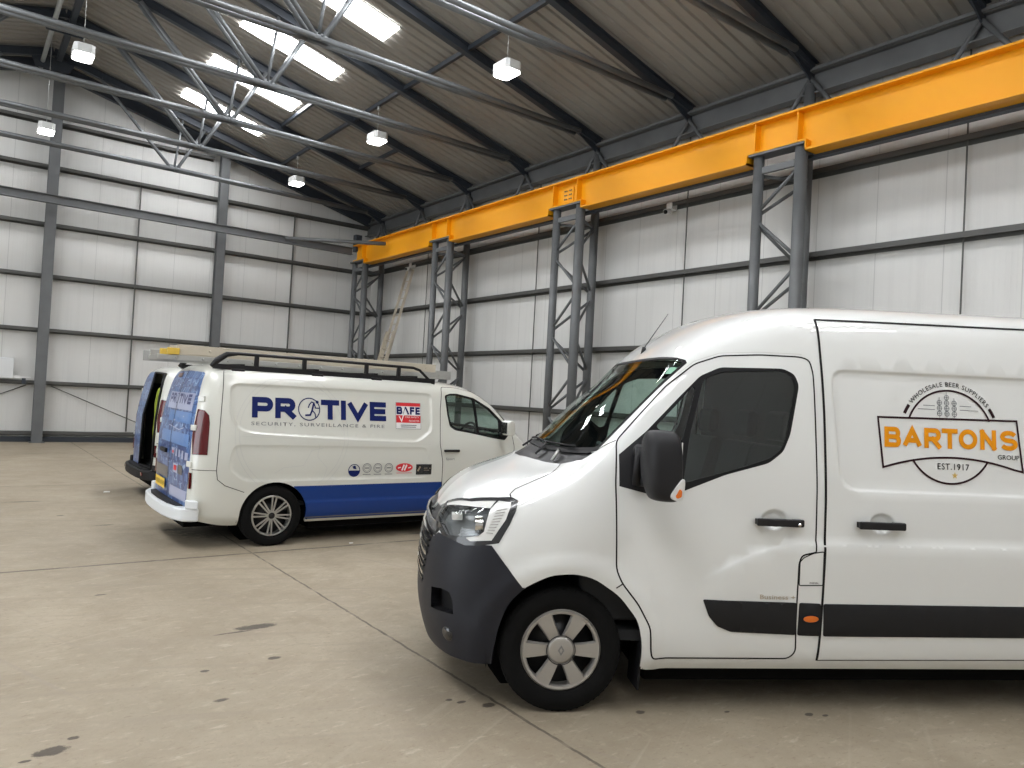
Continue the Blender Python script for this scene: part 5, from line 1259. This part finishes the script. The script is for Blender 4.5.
def trafic(ox, oy, rz, signed, open_door, label, cat='van'):
    root = empty('signwritten_van', label, cat, (ox, oy, 0), rz)
    T = Van(trafic_net(), root, 1, .055); sk = T.sk; body = 'cream_white_paint'
    R1 = rounded([(3.60, 1.757, .10), (1.13, 1.757, .06), (1.135, 1.30, .05), (1.24, 1.222, .05), (1.345, 1.160, .08), (2.3, 1.185, .2), (3.30, 1.228, .1), (3.50, 1.262, .12), (3.592, 1.40, .1)], .05, 4)
    R2 = rounded([(3.55, 1.105), (1.2, 1.085), (1.2, .72), (3.42, .715), (3.595, .85)], .07, 4)
    def disp(p):
        x, y, z = p[:, 0], p[:, 1], p[:, 2]; q = np.stack([x, z], 1); out = np.zeros(len(x))
        m = (y > .6) & (x > .9) & (x < 3.75) & (z > .6) & (z < 1.9)
        if m.any():
            d = polydist(q[m], R1)*np.where(inpoly(q[m], R1), 1, -1); out[m] -= .022*sstep(d, -.01, .028)
            d = polydist(q[m], R2)*np.where(inpoly(q[m], R2), 1, -1); out[m] -= .009*sstep(d, -.01, .03)
        m = (y > .6) & (z > .35) & (z < .6) & (x > .4) & (x < 2.75)
        out[m] += .006*sstep(.475-z[m], -.006, .01)
        return out
    sk.disp = disp
    def reg3(name, pts, step=.04): uv = inv3(sk, resample(pts, step)); T.polys.append((name, uv)); return uv
    def circ(cx): return [(cx+.385, .02)]+[(cx+.372*math.cos(t), .335+.367*math.sin(t)) for t in np.linspace(0, PI, 20)]+[(cx-.385, .02)]
    T.region('arch_rear', circ(3.083)); T.region('arch_front', circ(0.0))
    WN = [(.931, 1.747), (.845, 1.776), (.741, 1.781), (.479, 1.733), (.23, 1.613), (.046, 1.453), (-.085, 1.323), (-.076, 1.271), (.003, 1.192), (.203, 1.217), (.574, 1.28), (.793, 1.31), (.871, 1.358), (.906, 1.507)]
    T.region('door_glass', rounded([(.905, 1.74), (.84, 1.756), (.74, 1.760), (.50, 1.716), (.47, 1.44), (.455, 1.29), (.574, 1.305), (.77, 1.335), (.845, 1.378), (.88, 1.51)], .02, 3))
    T.region('quarter_glass', rounded([(.465, 1.705), (.24, 1.59), (.09, 1.462), (.10, 1.23), (.20, 1.24), (.425, 1.285)], .02, 3))
    T.region('window_frame', rounded(WN, .02, 3))
    DR = rounded([(.965, 1.852), (1.008, 1.57), (1.020, 1.142), (.975, .912), (.970, .33), (.45, .33), (.42, .52), (.30, .66), (.14, .76), (-.10, .85), (-.16, 1.10), (-.13, 1.28), (.0, 1.47), (.20, 1.67), (.45, 1.81), (.75, 1.855)], .03, 3)
    T.region('door', DR)
    T.region('blue_film', [(2.88, .652), (1.0, .662), (.30, .668), (.30, .27), (2.75, .27)])
    def half(name, pts):
        uv = inv3(sk, resample(pts, .04)); k = resample(pts, .04)[:, 1] < .015; uv[k, 1] = sk.V+.1; T.polys.append((name, uv))
    half('windscreen', [(-.42, 0, 1.30), (-.36, .4, 1.30), (-.22, .72, 1.30), (-.14, .82, 1.33), (.1, .82, 1.55), (.33, .795, 1.71), (.45, .72, 1.80), (.42, .4, 1.86), (.40, 0, 1.88)])
    half('screenborder', [(-.48, 0, 1.25), (-.42, .4, 1.25), (-.27, .74, 1.25), (-.17, .86, 1.30), (.1, .845, 1.575), (.36, .82, 1.735), (.49, .73, 1.825), (.46, .4, 1.88), (.44, 0, 1.895)])
    reg3('headlamp', [(-.60, .80, .86), (-.38, .93, .92), (-.26, .93, 1.02), (-.45, .86, 1.03), (-.64, .70, .98), (-.72, .62, .90), (-.70, .68, .84)])
    gq = resample([(-.1, .90), (.58, .90), (.62, .82), (.50, .70), (-.1, .70)], .04); guv = sk.inv(gq, 'front'); guv[gq[:, 0] < 0, 0] = -.2; T.polys.append(('grille', guv))
    gq = resample([(-.1, .52), (.55, .52), (.5, .34), (-.1, .34)], .04); guv = sk.inv(gq, 'front'); guv[gq[:, 0] < 0, 0] = -.2; T.polys.append(('grille', guv))
    TLP = [(3.897, .79, 1.47), (3.84, .85, 1.458), (3.805, .887, 1.41), (3.798, .903, 1.332), (3.811, .934, .995), (3.937, .842, .995), (3.93, .80, 1.2)]
    reg3('tail_lamp', TLP, .03)
    dq = resample([(-.05, 1.885), (.60, 1.865), (.66, 1.845), (.71, 1.7), (.745, 1.55), (.765, 1.43), (.792, 1.2), (.805, 1.0), (.80, .77), (.765, .44), (-.05, .44)], .04); duv = sk.inv(dq, 'rear'); duv[dq[:, 0] < 0, 0] = sk.U+.1
    T.polys.append(('rear_door', duv))
    for e in (-.012, 0., .028):
        for RR in (R1, R2):
            c = np.array([2.35, (1.45 if RR is R1 else .9)]); T.crease([[tuple(np.array(p)+np.sign(c-np.array(p))*e) for p in RR+RR[:1]]])
    T.crease([[(.42, .475), (2.72, .475)]])
    T.cut()
    T.make('body_shell', 'body', body, skirt=.03)
    T.make('windscreen', 'windscreen', 'windscreen_glass', offset=-.002, skirt=0); T.make('windscreen_border', 'screenborder', 'black_rubber', skirt=.01)
    [T.make('blue_film', 'blue_film', 'blue_film' if signed else body, (sd,), skirt=.02) for sd in (1, -1)]
    T.make('grille', 'grille', 'black_plastic', offset=-.01, skirt=0); 
    drs = {}
    for sd in (1, -1):
        T.make('headlamp', 'headlamp', 'lamp_grey', (sd,), skirt=.01)
        d = bpy.data.objects.new('cab_door', None); COL.objects.link(d); d.parent = root; drs[sd] = d
        T.make('door_panel', 'door', body, (sd,), skirt=.03, parent=d); T.make('window_frame', 'window_frame', 'black_rubber', (sd,), offset=.001, skirt=.02, parent=d)
        T.make('door_window', 'door_glass', 'side_glass', (sd,), offset=-.004, skirt=0, parent=d); T.make('quarter_window', 'quarter_glass', 'side_glass', (sd,), offset=-.004, skirt=0, parent=d)
        T.make('door_lining', 'door', 'interior_dark', (sd,), skirt=0, parent=d, inner=.05)
        T.make('tail_lamp', 'tail_lamp', 'red_lens', (sd,), offset=.006, skirt=.02)
        # mirror
        w_ = bpy.data.objects.new('wing_mirror', None); COL.objects.link(w_); w_.parent = d
        yb = sd*.955; m = MB(); m.prism(rounded([(.02, 1.27), (.13, 1.265), (.15, 1.42), (.11, 1.47), (.04, 1.46)], .03, 3), yb+sd*.07, yb+sd*.24); m.build('mirror_housing', body, w_, .03, 3)
        MB().box(.145, .152, min(yb+sd*.09, yb+sd*.22), max(yb+sd*.09, yb+sd*.22), 1.29, 1.44).build('mirror_glass', 'chrome', w_)
        MB().path([(.08, yb-sd*.02, 1.27), (.08, yb+sd*.10, 1.30)], .03, 10).build('mirror_arm', 'black_plastic', w_)
        h = bpy.data.objects.new('door_handle', None); COL.objects.link(h); h.parent = d
        yy = sd*.978; MB().box(.742, .965, min(yy, yy+sd*.02), max(yy, yy+sd*.02), 1.036, 1.068).build('handle_bar', 'black_plastic', h, .008)
        for x in (.77, .94): MB().box(x-.02, x+.02, min(yy-sd*.03, yy+sd*.005), max(yy-sd*.03, yy+sd*.005), 1.04, 1.064).build('handle_post', 'black_plastic', h)
        # rear doors: the film covers most of each; the second van stands with one open
        rd = bpy.data.objects.new('rear_door', None); COL.objects.link(rd); rd.parent = root
        if open_door and sd == 1:
            hx, hy = 3.95, .90; rd.location = (hx, hy, 0)
            off = bpy.data.objects.new('door_skin', None)
            o_ = T.make('door_skin', 'rear_door', 'rear_film', (sd,), skirt=.04, parent=rd); o_.location = (0, 0, 0)
            for v in o_.data.vertices: v.co = v.co-Vector((hx, hy, 0))
            o2 = T.make('door_inner', 'rear_door', body, (sd,), skirt=0, parent=rd, inner=.045)
            for v in o2.data.vertices: v.co = v.co-Vector((hx, hy, 0))
            rd.rotation_euler = (0, 0, math.radians(252)); bpy.data.objects.remove(off)
        else:
            T.make('door_skin', 'rear_door', 'rear_film', (sd,), skirt=.03, parent=rd)
            for z in (1.578, 1.27, .89):
                uv = inv3(sk, [(3.86 if z > 1.5 else 3.91, sd*.8 if sd > 0 else .8, z)]); p = T.place(uv, .0, sd)[0]
                n_ = sk.Nm(uv)[0]*np.array([1, T.near*sd, 1]); n2 = np.array([n_[0], n_[1], 0]); n2 /= np.linalg.norm(n2); tt = np.array([-n2[1], n2[0], 0])
                m = MB(); m.bar(p-tt*.045+n2*.008, p+tt*.035+n2*.004, .06, .025, (n2[0], n2[1], 0)); m.build('hinge', body, rd, .008)
    if open_door:      # black seal round the open doorway, dark load space, a yellow work jacket hanging inside
        q = [(.02, 1.86), (.45, 1.85), (.62, 1.83), (.69, 1.70), (.735, 1.50), (.775, 1.2), (.785, .9), (.77, .6), (.75, .46), (.02, .46)]
        P = T.at(q, 'rear', .012, 1); m = MB(); m.path(P, .016, 8); m.build('door_seal', 'black_rubber', root)
        P = T.at([(.01, 1.87), (.01, 1.2), (.01, .46)], 'rear', .012, -1); m = MB(); m.path(P, .02, 8); m.build('door_seal', 'black_rubber', root)
        hv = empty('work_jacket', 'yellow-green work jacket hanging inside the open rear doorway of the far van', 'jacket', root.matrix_world @ Vector((0, 0, 0)))
        hv.location = (ox, oy, 0); hv.rotation_euler = (0, 0, rz)
        m = MB(); vs = []; 
        for i, (z, w, dx) in enumerate([(1.62, .05, 0), (1.55, .13, .01), (1.4, .15, .03), (1.2, .14, .02), (1.0, .16, .04), (.85, .17, .03)]):
            for j in range(9): vs.append((3.83+dx*.5+.02*math.sin(j*1.7+i*.4), .47+w*(j/4-1), z))
        fs = [(9*i+j, 9*i+j+1, 9*i+j+10, 9*i+j+9) for i in range(5) for j in range(8)]
        m.add(vs, fs, True); o_ = m.build('jacket_body', 'hivis', hv); sd_ = o_.modifiers.new('thick', 'SOLIDIFY'); sd_.thickness = .04
    # shut lines
    S2 = (1, -1)
    [T.seam('door_shut_line', [DR], .009, .0012, sides=(sd,), closed=True, parent=drs[sd]) for sd in S2]
    T.seam('body_shut_line', [inv3(sk, resample([(3.651, .765, 1.893), (3.698, .923, 1.335), (3.717, .958, .834), (3.703, .96, .74), (3.625, .965, .676), (3.42, .966, .60)], .04, False))], .007, sides=S2, uvgiven=True)
    T.seam('body_shut_line', [inv3(sk, resample([(3.93, .84, .838), (3.717, .958, .834)], .04, False))], .006, sides=S2, uvgiven=True)
    T.seam('sill_line', [[(.42, .30), (2.72, .292)]], .012, sides=S2, material='lamp_grey')
    T.seam('slider_rail', [[(1.15, 1.13), (3.5, 1.20)]], .004, sides=S2, material='faint_grey')
    # rear bumper with tread plate
    bm_ = 'box_white' if signed else 'trim_plastic'
    out = [(3.86, .93), (3.94, .915), (4.02, .86), (4.08, .70), (4.115, .40), (4.125, 0)]; out = out+[(x, -y) for x, y in out[::-1][1:]]; inn = [(3.86, -.88), (3.86, .88)]
    b_ = bpy.data.objects.new('rear_bumper', None); COL.objects.link(b_); b_.parent = root
    m = MB(); m.prism(out+inn, .30, .435, 'z'); m.build('bumper_body', bm_, b_, .02, 3)
    tp = [(3.93, .70), (4.03, .66), (4.075, .40), (4.085, 0)]; tp = tp+[(x, -y) for x, y in tp[::-1][1:]]
    m = MB(); m.prism(tp+[(3.90, -.74), (3.90, .74)], .434, .446, 'z'); m.build('tread_plate', 'trim_plastic', b_)
    for sd in (1, -1):
        m = MB(); m.prism([(3.88, .965*sd), (3.94, .925*sd), (3.99, .87*sd), (3.97, .80*sd), (3.90, .86*sd)], .434, .52, 'z'); m.build('bumper_corner', bm_, b_, .01)
        uv = inv3(sk, [(3.945, .83, .72)]); p = T.place(uv, .004, sd)[0]
        m = MB(); m.box(p[0]-.012, p[0]+.012, p[1]-.025, p[1]+.025, p[2]-.085, p[2]+.085); m.build('rear_reflector', 'red_lens', b_, .005)
        if not signed: MB().box(4.05, 4.09, sd*.66-.05, sd*.66+.05, .355, .40).build('rear_reflector', 'red_lens', b_)
    for x in (0., 3.098):
        for sd in (1, -1): wheel(root, (x, sd*.85, .331), sd, .332, .215, .222, 'alloy')
    m = MB()
    for cx in (0., 3.083):
        for sd in (1, -1):
            vs = []; n = 18
            for i in range(n+1):
                t = PI*1.1*i/n-.05*PI; vs += [(cx+.395*math.cos(t), sd*.93, .33+.395*math.sin(t)), (cx+.395*math.cos(t), sd*.5, .33+.395*math.sin(t))]
            m.add(vs, [(2*i, 2*i+1, 2*i+3, 2*i+2) for i in range(n)], True)
            m.add([(cx+.395*math.cos(t), sd*.5, .33+.395*math.sin(t)) for t in np.linspace(0, 2*PI, 25)[:-1]], [tuple(range(24))])
    m.box(-.6, 3.9, -.46, .46, .17, .36); m.box(.46, 2.62, -.80, .80, .15, .33); m.box(3.5, 3.9, -.8, .8, .28, .36); m.build('underbody_shade', 'underbody_shade', root)  # liners, plus low black boxes that also stand for shade beneath
    # cab
    m = MB(); m.prism([(-.88, .4), (.88, .4), (.86, 1.2), (.78, 1.7), (.6, 1.84), (-.6, 1.84), (-.78, 1.7), (-.86, 1.2)], 1.13, 1.16, 'x'); m.build('bulkhead', 'interior_dark', root)
    m = MB(); m.box(-.1, 1.12, -.88, .88, .36, .42); m.build('cab_floor', 'interior_dark', root)
    m = MB(); m.prism([(-.3, .45), (.18, .45), (.22, .92), (.16, 1.10), (-.02, 1.17), (-.3, 1.20)], -.86, .86); m.build('dashboard', 'interior_dark', root, .03)
    for yc in ((.5,) if True else ())+(-.12, -.56):
        t_ = bpy.data.objects.new('cab_seat', None); COL.objects.link(t_); t_.parent = root
        m = MB(); m.prism(rounded([(.45, .62), (.92, .62), (.94, .8), (.47, .84)], .05, 3), yc-.23, yc+.23); m.build('seat_cushion', 'seat_cloth', t_, .02)
        m = MB(); m.prism(rounded([(.82, .76), (.95, .76), (1.06, 1.34), (.97, 1.36)], .04, 3), yc-.22, yc+.22); m.build('seat_back', 'seat_cloth', t_, .02)
        m = MB(); m.prism(rounded([(.98, 1.38), (1.06, 1.38), (1.08, 1.54), (1.01, 1.55)], .03, 3), yc-.12, yc+.12); m.build('headrest', 'seat_cloth', t_, .02)
    t_ = bpy.data.objects.new('steering_wheel', None); COL.objects.link(t_); t_.parent = root
    cc = Vector((.34, .48, 1.22)); up = Vector((-.42, 0, .9)).normalized(); rt = Vector((0, 1, 0)); m = MB()
    m.path([cc+(up*math.cos(a)+rt*math.sin(a))*.195 for a in np.linspace(0, 2*PI, 33)[:-1]], .016, 8, closed=True); m.build('wheel_rim', 'interior_dark', t_)
    m = MB(); m.tube(cc, cc+Vector((-.28, 0, -.14)), .04); m.tube(cc-rt*.19, cc+rt*.19, .014); m.build('column', 'interior_dark', t_)
    # load floor and lining behind the bulkhead
    m = MB(); m.box(1.15, 3.88, -.84, .84, .42, .46); m.box(1.15, 3.80, -.80, -.78, .46, 1.7); m.build('load_space', 'interior_dark', root)
    return root, T, drs

ax = math.pi - math.radians(.63)
TO = Vector((2.90266, 8.17050, 0)); dT = Vector((math.cos(math.radians(-.63)), math.sin(math.radians(-.63)), 0)); nT = Vector((-dT.y, dT.x, 0))
oT = TO + dT*3.098 + nT*.97
van2, T, drs = trafic(oT.x, oT.y, math.pi+math.radians(-.63), True, False, 'white van with navy lettering, blue lower stripe and blue printed rear doors')
sk = T.sk
def dside(name, mt, items, parent=None, off=.0035): return T.decal(name, None, mt, off, 1, parent or van2, items)
def drear(name, mt, items, parent=None, off=.004):
    m = MB()
    for vs, fs in items:
        P = []
        for y, z in vs:
            P.append(T.at([(abs(y), z)], 'rear', off, 1 if y >= 0 else -1)[0])
        m.add(P, fs, True)
    return m.build(name, mt, parent or van2)
sg = bpy.data.objects.new('side_lettering', None); COL.objects.link(sg); sg.parent = van2
z0, z1 = 1.404, 1.630; it = []
for ch, a, b in (('P', 3.366, 3.135), ('R', 3.112, 2.878), ('T', 2.583, 2.362), ('I', 2.340, 2.278), ('V', 2.262, 1.995), ('E', 1.975, 1.760)): it += block(ch, a, b, z0, z1, .062 if ch != 'V' else .06)
it.append(ring((2.723, 1.515), .118, .130, 0, 360, 40))
dside('company_name', 'logo_blue', it, sg)
# running man in the ring
rm = [[(2.640, 1.615), (2.628, 1.600)], [(2.66, 1.585), (2.695, 1.598), (2.72, 1.57), (2.735, 1.53)], [(2.668, 1.585), (2.69, 1.50), (2.71, 1.45), (2.77, 1.445)], [(2.690, 1.505), (2.655, 1.47), (2.645, 1.42)], [(2.662, 1.575), (2.648, 1.53), (2.60, 1.53)]]
dside('running_figure', 'logo_blue', [stroke(p, .020 if i == 2 else .013) for i, p in enumerate(rm)]+[ring((2.628, 1.598), 0, .018, 0, 360, 14)], sg)
dside('company_strapline', 'logo_grey', [fit_text('SECURITY, SURVEILLANCE & FIRE', 3.372, 1.784, 1.322, 1.361, .004, 1.25, dirn=-1)], sg)
fc = bpy.data.objects.new('faint_roundel', None); COL.objects.link(fc); fc.parent = van2
cc0 = (2.90, 1.22)
arcs = []
for r in (.60, .645):
    for a0 in range(0, 360, 6):
        p = [(cc0[0]+r*math.cos(math.radians(a)), cc0[1]+r*1.03*math.sin(math.radians(a))) for a in (a0, a0+3, a0+6)]
        if all(.665 < q[1] < 1.86 for q in p): arcs.append(stroke(p, .006))
arcs += [stroke([tuple(q) for q in resample(p, .05, False)], .006) for p in ([(3.1, .80), (3.0, .86), (2.78, .88), (2.69, 1.05), (2.55, 1.08)], [(2.55, .70), (2.50, .85), (2.62, .98), (2.60, 1.12)], [(3.30, 1.22), (3.13, 1.22), (3.05, 1.5), (2.9, 1.62)])]
dside('roundel_lines', 'faint_grey', arcs, fc, .0025)
bf = bpy.data.objects.new('red_badge', None); COL.objects.link(bf); bf.parent = van2
def rect(x0, x1, za, zb): 
    q = resample([(x0, za), (x1, za), (x1, zb), (x0, zb)], .06); xs = np.linspace(x0, x1, 6); zs = np.linspace(za, zb, 4)
    return [(x, z) for z in zs for x in xs], [(6*i+j, 6*i+j+1, 6*i+j+7, 6*i+j+6) for i in range(3) for j in range(5)]
dside('badge_ground', 'logo_white', [rect(1.628, 1.285, 1.318, 1.636)], bf, .003)
dside('badge_red', 'logo_red', [rect(1.624, 1.289, 1.594, 1.636), rect(1.624, 1.289, 1.392, 1.482)], bf, .0045)
dside('badge_frame', 'logo_grey', [stroke([tuple(p) for p in resample([(1.628, 1.318), (1.285, 1.318), (1.285, 1.636), (1.628, 1.636)], .06)], .004, True)], bf, .0045)
it = block('B', 1.618, 1.540, 1.494, 1.586, .024)+block('F', 1.435, 1.372, 1.494, 1.586, .024)+block('E', 1.358, 1.295, 1.494, 1.586, .024)+[stroke([(1.498, 1.586), (1.455, 1.494)], .022), stroke([(1.530, 1.494), (1.500, 1.580)], .008)]
dside('badge_name', 'logo_blue', it, bf, .005)
dside('badge_tick', 'logo_white', [stroke([(1.585, 1.470), (1.552, 1.410), (1.505, 1.54)], .013), fit_text('FIRE SAFETY', 1.500, 1.305, 1.452, 1.472, .004), fit_text('REGISTER', 1.450, 1.305, 1.408, 1.428, .004)], bf, .0055)
dside('badge_small_print', 'logo_grey', [stroke([(1.565, 1.362), (1.345, 1.362)], .009), stroke([(1.56, 1.340), (1.355, 1.340)], .009)], bf, .005)
bd = bpy.data.objects.new('accreditation_badges', None); COL.objects.link(bd); bd.parent = van2
dside('navy_badge', 'logo_blue', [ring((2.167, .818), .066, .075), ([(2.167+.066*math.cos(t), .818+.066*math.sin(t)) for t in np.linspace(PI, 2*PI, 15)], [tuple(range(15))]), ring((2.165, .855), 0, .02, 0, 360, 12), stroke([(2.14, .835), (2.19, .865)], .012)], bd)
for cx in (2.005, 1.866, 1.721): dside('grey_badge', 'logo_grey', [ring((cx, .845), .049, .056), ring((cx, .845), .036, .040), stroke([(cx+.028, .845), (cx-.028, .845)], .012), stroke([(cx+.05, .77), (cx-.05, .77)], .007)], bd)
dside('red_oval_badge', 'logo_red', [([(1.511, .846)]+[(1.511+.116*math.cos(t), .846+.052*math.sin(t)) for t in np.linspace(0, 2*PI, 31)[:-1]], [(0, 1+i, 1+(i+1) % 30) for i in range(30)]), stroke([(1.615, .780), (1.405, .780)], .006)], bd)
dside('oval_mark', 'logo_white', [stroke([(1.545, .81), (1.515, .88)], .02), stroke([(1.51, .81), (1.48, .88)], .02), stroke([(1.60, .84), (1.56, .85)], .012), stroke([(1.46, .84), (1.42, .85)], .012)], bd, .005)
dside('black_badge', 'lamp_dark', [rect(1.348, 1.134, .756, .884)], bd); dside('leaf_mark', 'badge_bronze', [stroke([(1.325, .80), (1.29, .855)], .02), stroke([(1.24, .835), (1.15, .835)], .008), stroke([(1.24, .81), (1.17, .81)], .006)], bd, .005)
dside('model_badge', 'logo_grey', [fit_text('Sport', .93, .80, .935, .965, .004)], drs[1])
# rear doors: printed panels, painted shade band, number plate, handle
def rrect(y0, y1, za, zb, n=5):
    ys = np.linspace(y0, y1, n+1); zs = np.linspace(za, zb, 5); return [(y, z) for z in zs for y in ys], [((n+1)*i+j, (n+1)*i+j+1, (n+1)*(i+1)+j+1, (n+1)*(i+1)+j) for i in range(4) for j in range(n)]
rp = bpy.data.objects.new('rear_print', None); COL.objects.link(rp); rp.parent = van2
drear('pale_panel', 'film_pale', [rrect(-.46, .655, 1.44, 1.63, 8)], rp)
it = []
L0, L1_ = -.40, .63; ch_w = [('P', 0, .125), ('R', .14, .265), ('T', .44, .56), ('I', .575, .61), ('V', .625, .765), ('E', .80, .93)]
for c_, a, b in ch_w: it += block(c_, L0+(L1_-L0)*a, L0+(L1_-L0)*b, 1.505, 1.615, .03)
it.append(ring((L0+(L1_-L0)*.352, 1.56), .05, .06, 0, 360, 20)); 
drear('rear_name', 'film_navy', it, rp, .006)
drear('sky_band', 'film_sky', [rrect(-.5, .74, 1.06, 1.19, 8), rrect(-.30, .70, 1.30, 1.42, 8)], rp)
drear('white_marks', 'film_pale', [rrect(.10+.0, .22, .945, 1.015, 1), rrect(.27, .34, .93, 1.015, 1), rrect(.40, .47, .93, 1.01, 1), rrect(.53, .60, .92, 1.01, 1), rrect(.66, .76, .92, 1.0, 1), rrect(.10, .77, .485, .60, 5), rrect(.20, .40, .75, .85, 2),
      stroke([(-.3, 1.38), (.0, 1.31), (.4, 1.37), (.7, 1.30)], .012), stroke([(-.2, 1.25), (.3, 1.22), (.74, 1.30)], .01)]+[stroke([(-.55+.13*i, 1.66+.02*(i % 3)), (-.48+.13*i, 1.80-.03*(i % 2))], .007) for i in range(8)], rp)
drear('red_mark', 'logo_red', [rrect(.13, .19, .955, .985, 1), rrect(.24, .36, .775, .83, 1)], rp, .006)
drear('shade_band_and_print', 'film_and_shade_grey', [rrect(-.74, -.04, .65, .78, 5), rrect(.42, .60, .75, .85, 2)], rp)  # band above the plate is shade painted dark; the small square is print
drear('door_gap', 'black_rubber', [stroke([tuple(p) for p in resample([(0.002, .44), (0.002, 1.88)], .08, False)], .014)], rp, .007)
drear('brake_light', 'red_lens', [rrect(-.40, -.18, 1.80, 1.85, 2)], rp, .01)
pl = drear('number_plate', 'plate_yellow', [rrect(-.62, -.10, .525, .635, 3)], van2, .02)
drear('plate_figures', 'logo_black', [stroke([(-.57+.065*i+(.03 if i > 3 else 0), .555), (-.57+.065*i+(.03 if i > 3 else 0), .605)], .022) for i in range(7)], pl, .022)
p = T.at([(.28, .955)], 'rear', 0, -1)[0]; MB().box(p[0]-.005, p[0]+.03, p[1]-.13, p[1]+.13, .93, .98).build('rear_handle', 'black_plastic', van2, .01)
# black roof rack and the ladders lying on it
k = empty('roof_rack', 'black roof rack with rounded ends on the navy-lettered van', 'roof rack', tuple(oT), math.pi+math.radians(-.63))
for sd in (1, -1):
    y = .74*sd
    pts = [(1.06, y, 1.90), (1.25, y, 2.055), (1.35, y, 2.078), (3.55, y, 2.078), (3.68, y, 2.05), (3.78, y, 1.95)]
    m = MB(); m.path([Vector(p) for p in [(1.03, y, 1.885), (1.10, y, 1.93), (1.25, y, 2.05), (1.34, y, 2.075), (2.4, y, 2.085), (3.5, y, 2.085), (3.62, y, 2.07), (3.72, y, 2.00), (3.78, y, 1.93)]], [.016, .018, .018, .018, .018, .018, .03, .036, .02], 8); m.build('top_rail', 'black_plastic', k)
    m = MB(); m.bar((1.03, y, 1.925), (3.76, y, 1.935), .035, .055); m.build('side_rail', 'black_plastic', k)
    for x in (3.30, 2.755, 1.98, 1.545): MB().bar((x, y, 1.94), (x, y, 2.08), .03, .045, (1, 0, 0)).build('post', 'black_plastic', k)
    for x in (3.50, 2.60, 1.85): MB().box(x-.07, x+.07, min(y-.05*sd, y+.035*sd), max(y-.05*sd, y+.035*sd), 1.865, 1.92).build('foot', 'black_plastic', k, .01)
for x in (3.45, 2.6, 1.85, 1.30): MB().box(x-.025, x+.025, -.74, .74, 1.945, 1.975).build('cross_bar', 'black_plastic', k)
def ladder(y, x0, x1, z, w, h, label, mt, feet):
    t = empty('ladder', label, 'ladder', tuple(oT), math.pi+math.radians(-.63), group='ladders on the roof rack')
    for s in (-1, 1):
        MB().bar((x0, y+s*w/2, z+h/2), (x1, y+s*w/2, z+h/2), .035, h).build('stile', mt, t, .004)
        if feet: MB().box(x1-.02, x1+.10, y+s*w/2-.03, y+s*w/2+.03, z-.01, z+.06).build('ladder_foot', 'yellow_plastic', t, .005)
    n = int((x1-x0)/.27)
    for i in range(n):
        x = x0+.15+i*.27; MB().tube((x, y-w/2-.02, z+h/2), (x, y+w/2+.02, z+h/2), .014, 8).build('rung', mt, t)
    return t
ladder(.34, .9, 4.08, 2.045, .36, .10, 'pale ladder with yellow feet overhanging the rear of the roof rack, upper one', 'pale_grp', True)
ladder(.30, .70, 4.28, 1.976, .44, .055, 'grey aluminium ladder lowest on the roof rack, longest at the back', 'aluminium', False)
ladder(-.36, .25, 4.22, 1.976, .40, .12, 'white ladder on the far side of the roof rack, reaching out over the cab', 'aluminium', False)
# the far van
o3 = Vector((2.40, 11.62, 0))
van3, T3, d3 = trafic(2.40+3.975, 11.62+.97, math.pi+math.radians(-.63), False, True, 'far van half hidden behind, blue rear door and one rear door open')
# litter and oil on the floor
tag(MB().prism([(0, 0), (.09, .01), (.10, .06), (.03, .07)], .0, .01, 'z', (1.95, 12.9, .001)).build('paper_scrap', 'paper_white'), 'small white paper scrap on the floor left of the vans', 'paper')
tag(MB().prism([(0, 0), (.05, .01), (.05, .03), (.01, .035)], .0, .008, 'z', (3.75, 8.0, .001)).build('paper_scrap', 'paper_white'), 'tiny white scrap on the floor beside the alloy wheel', 'paper')
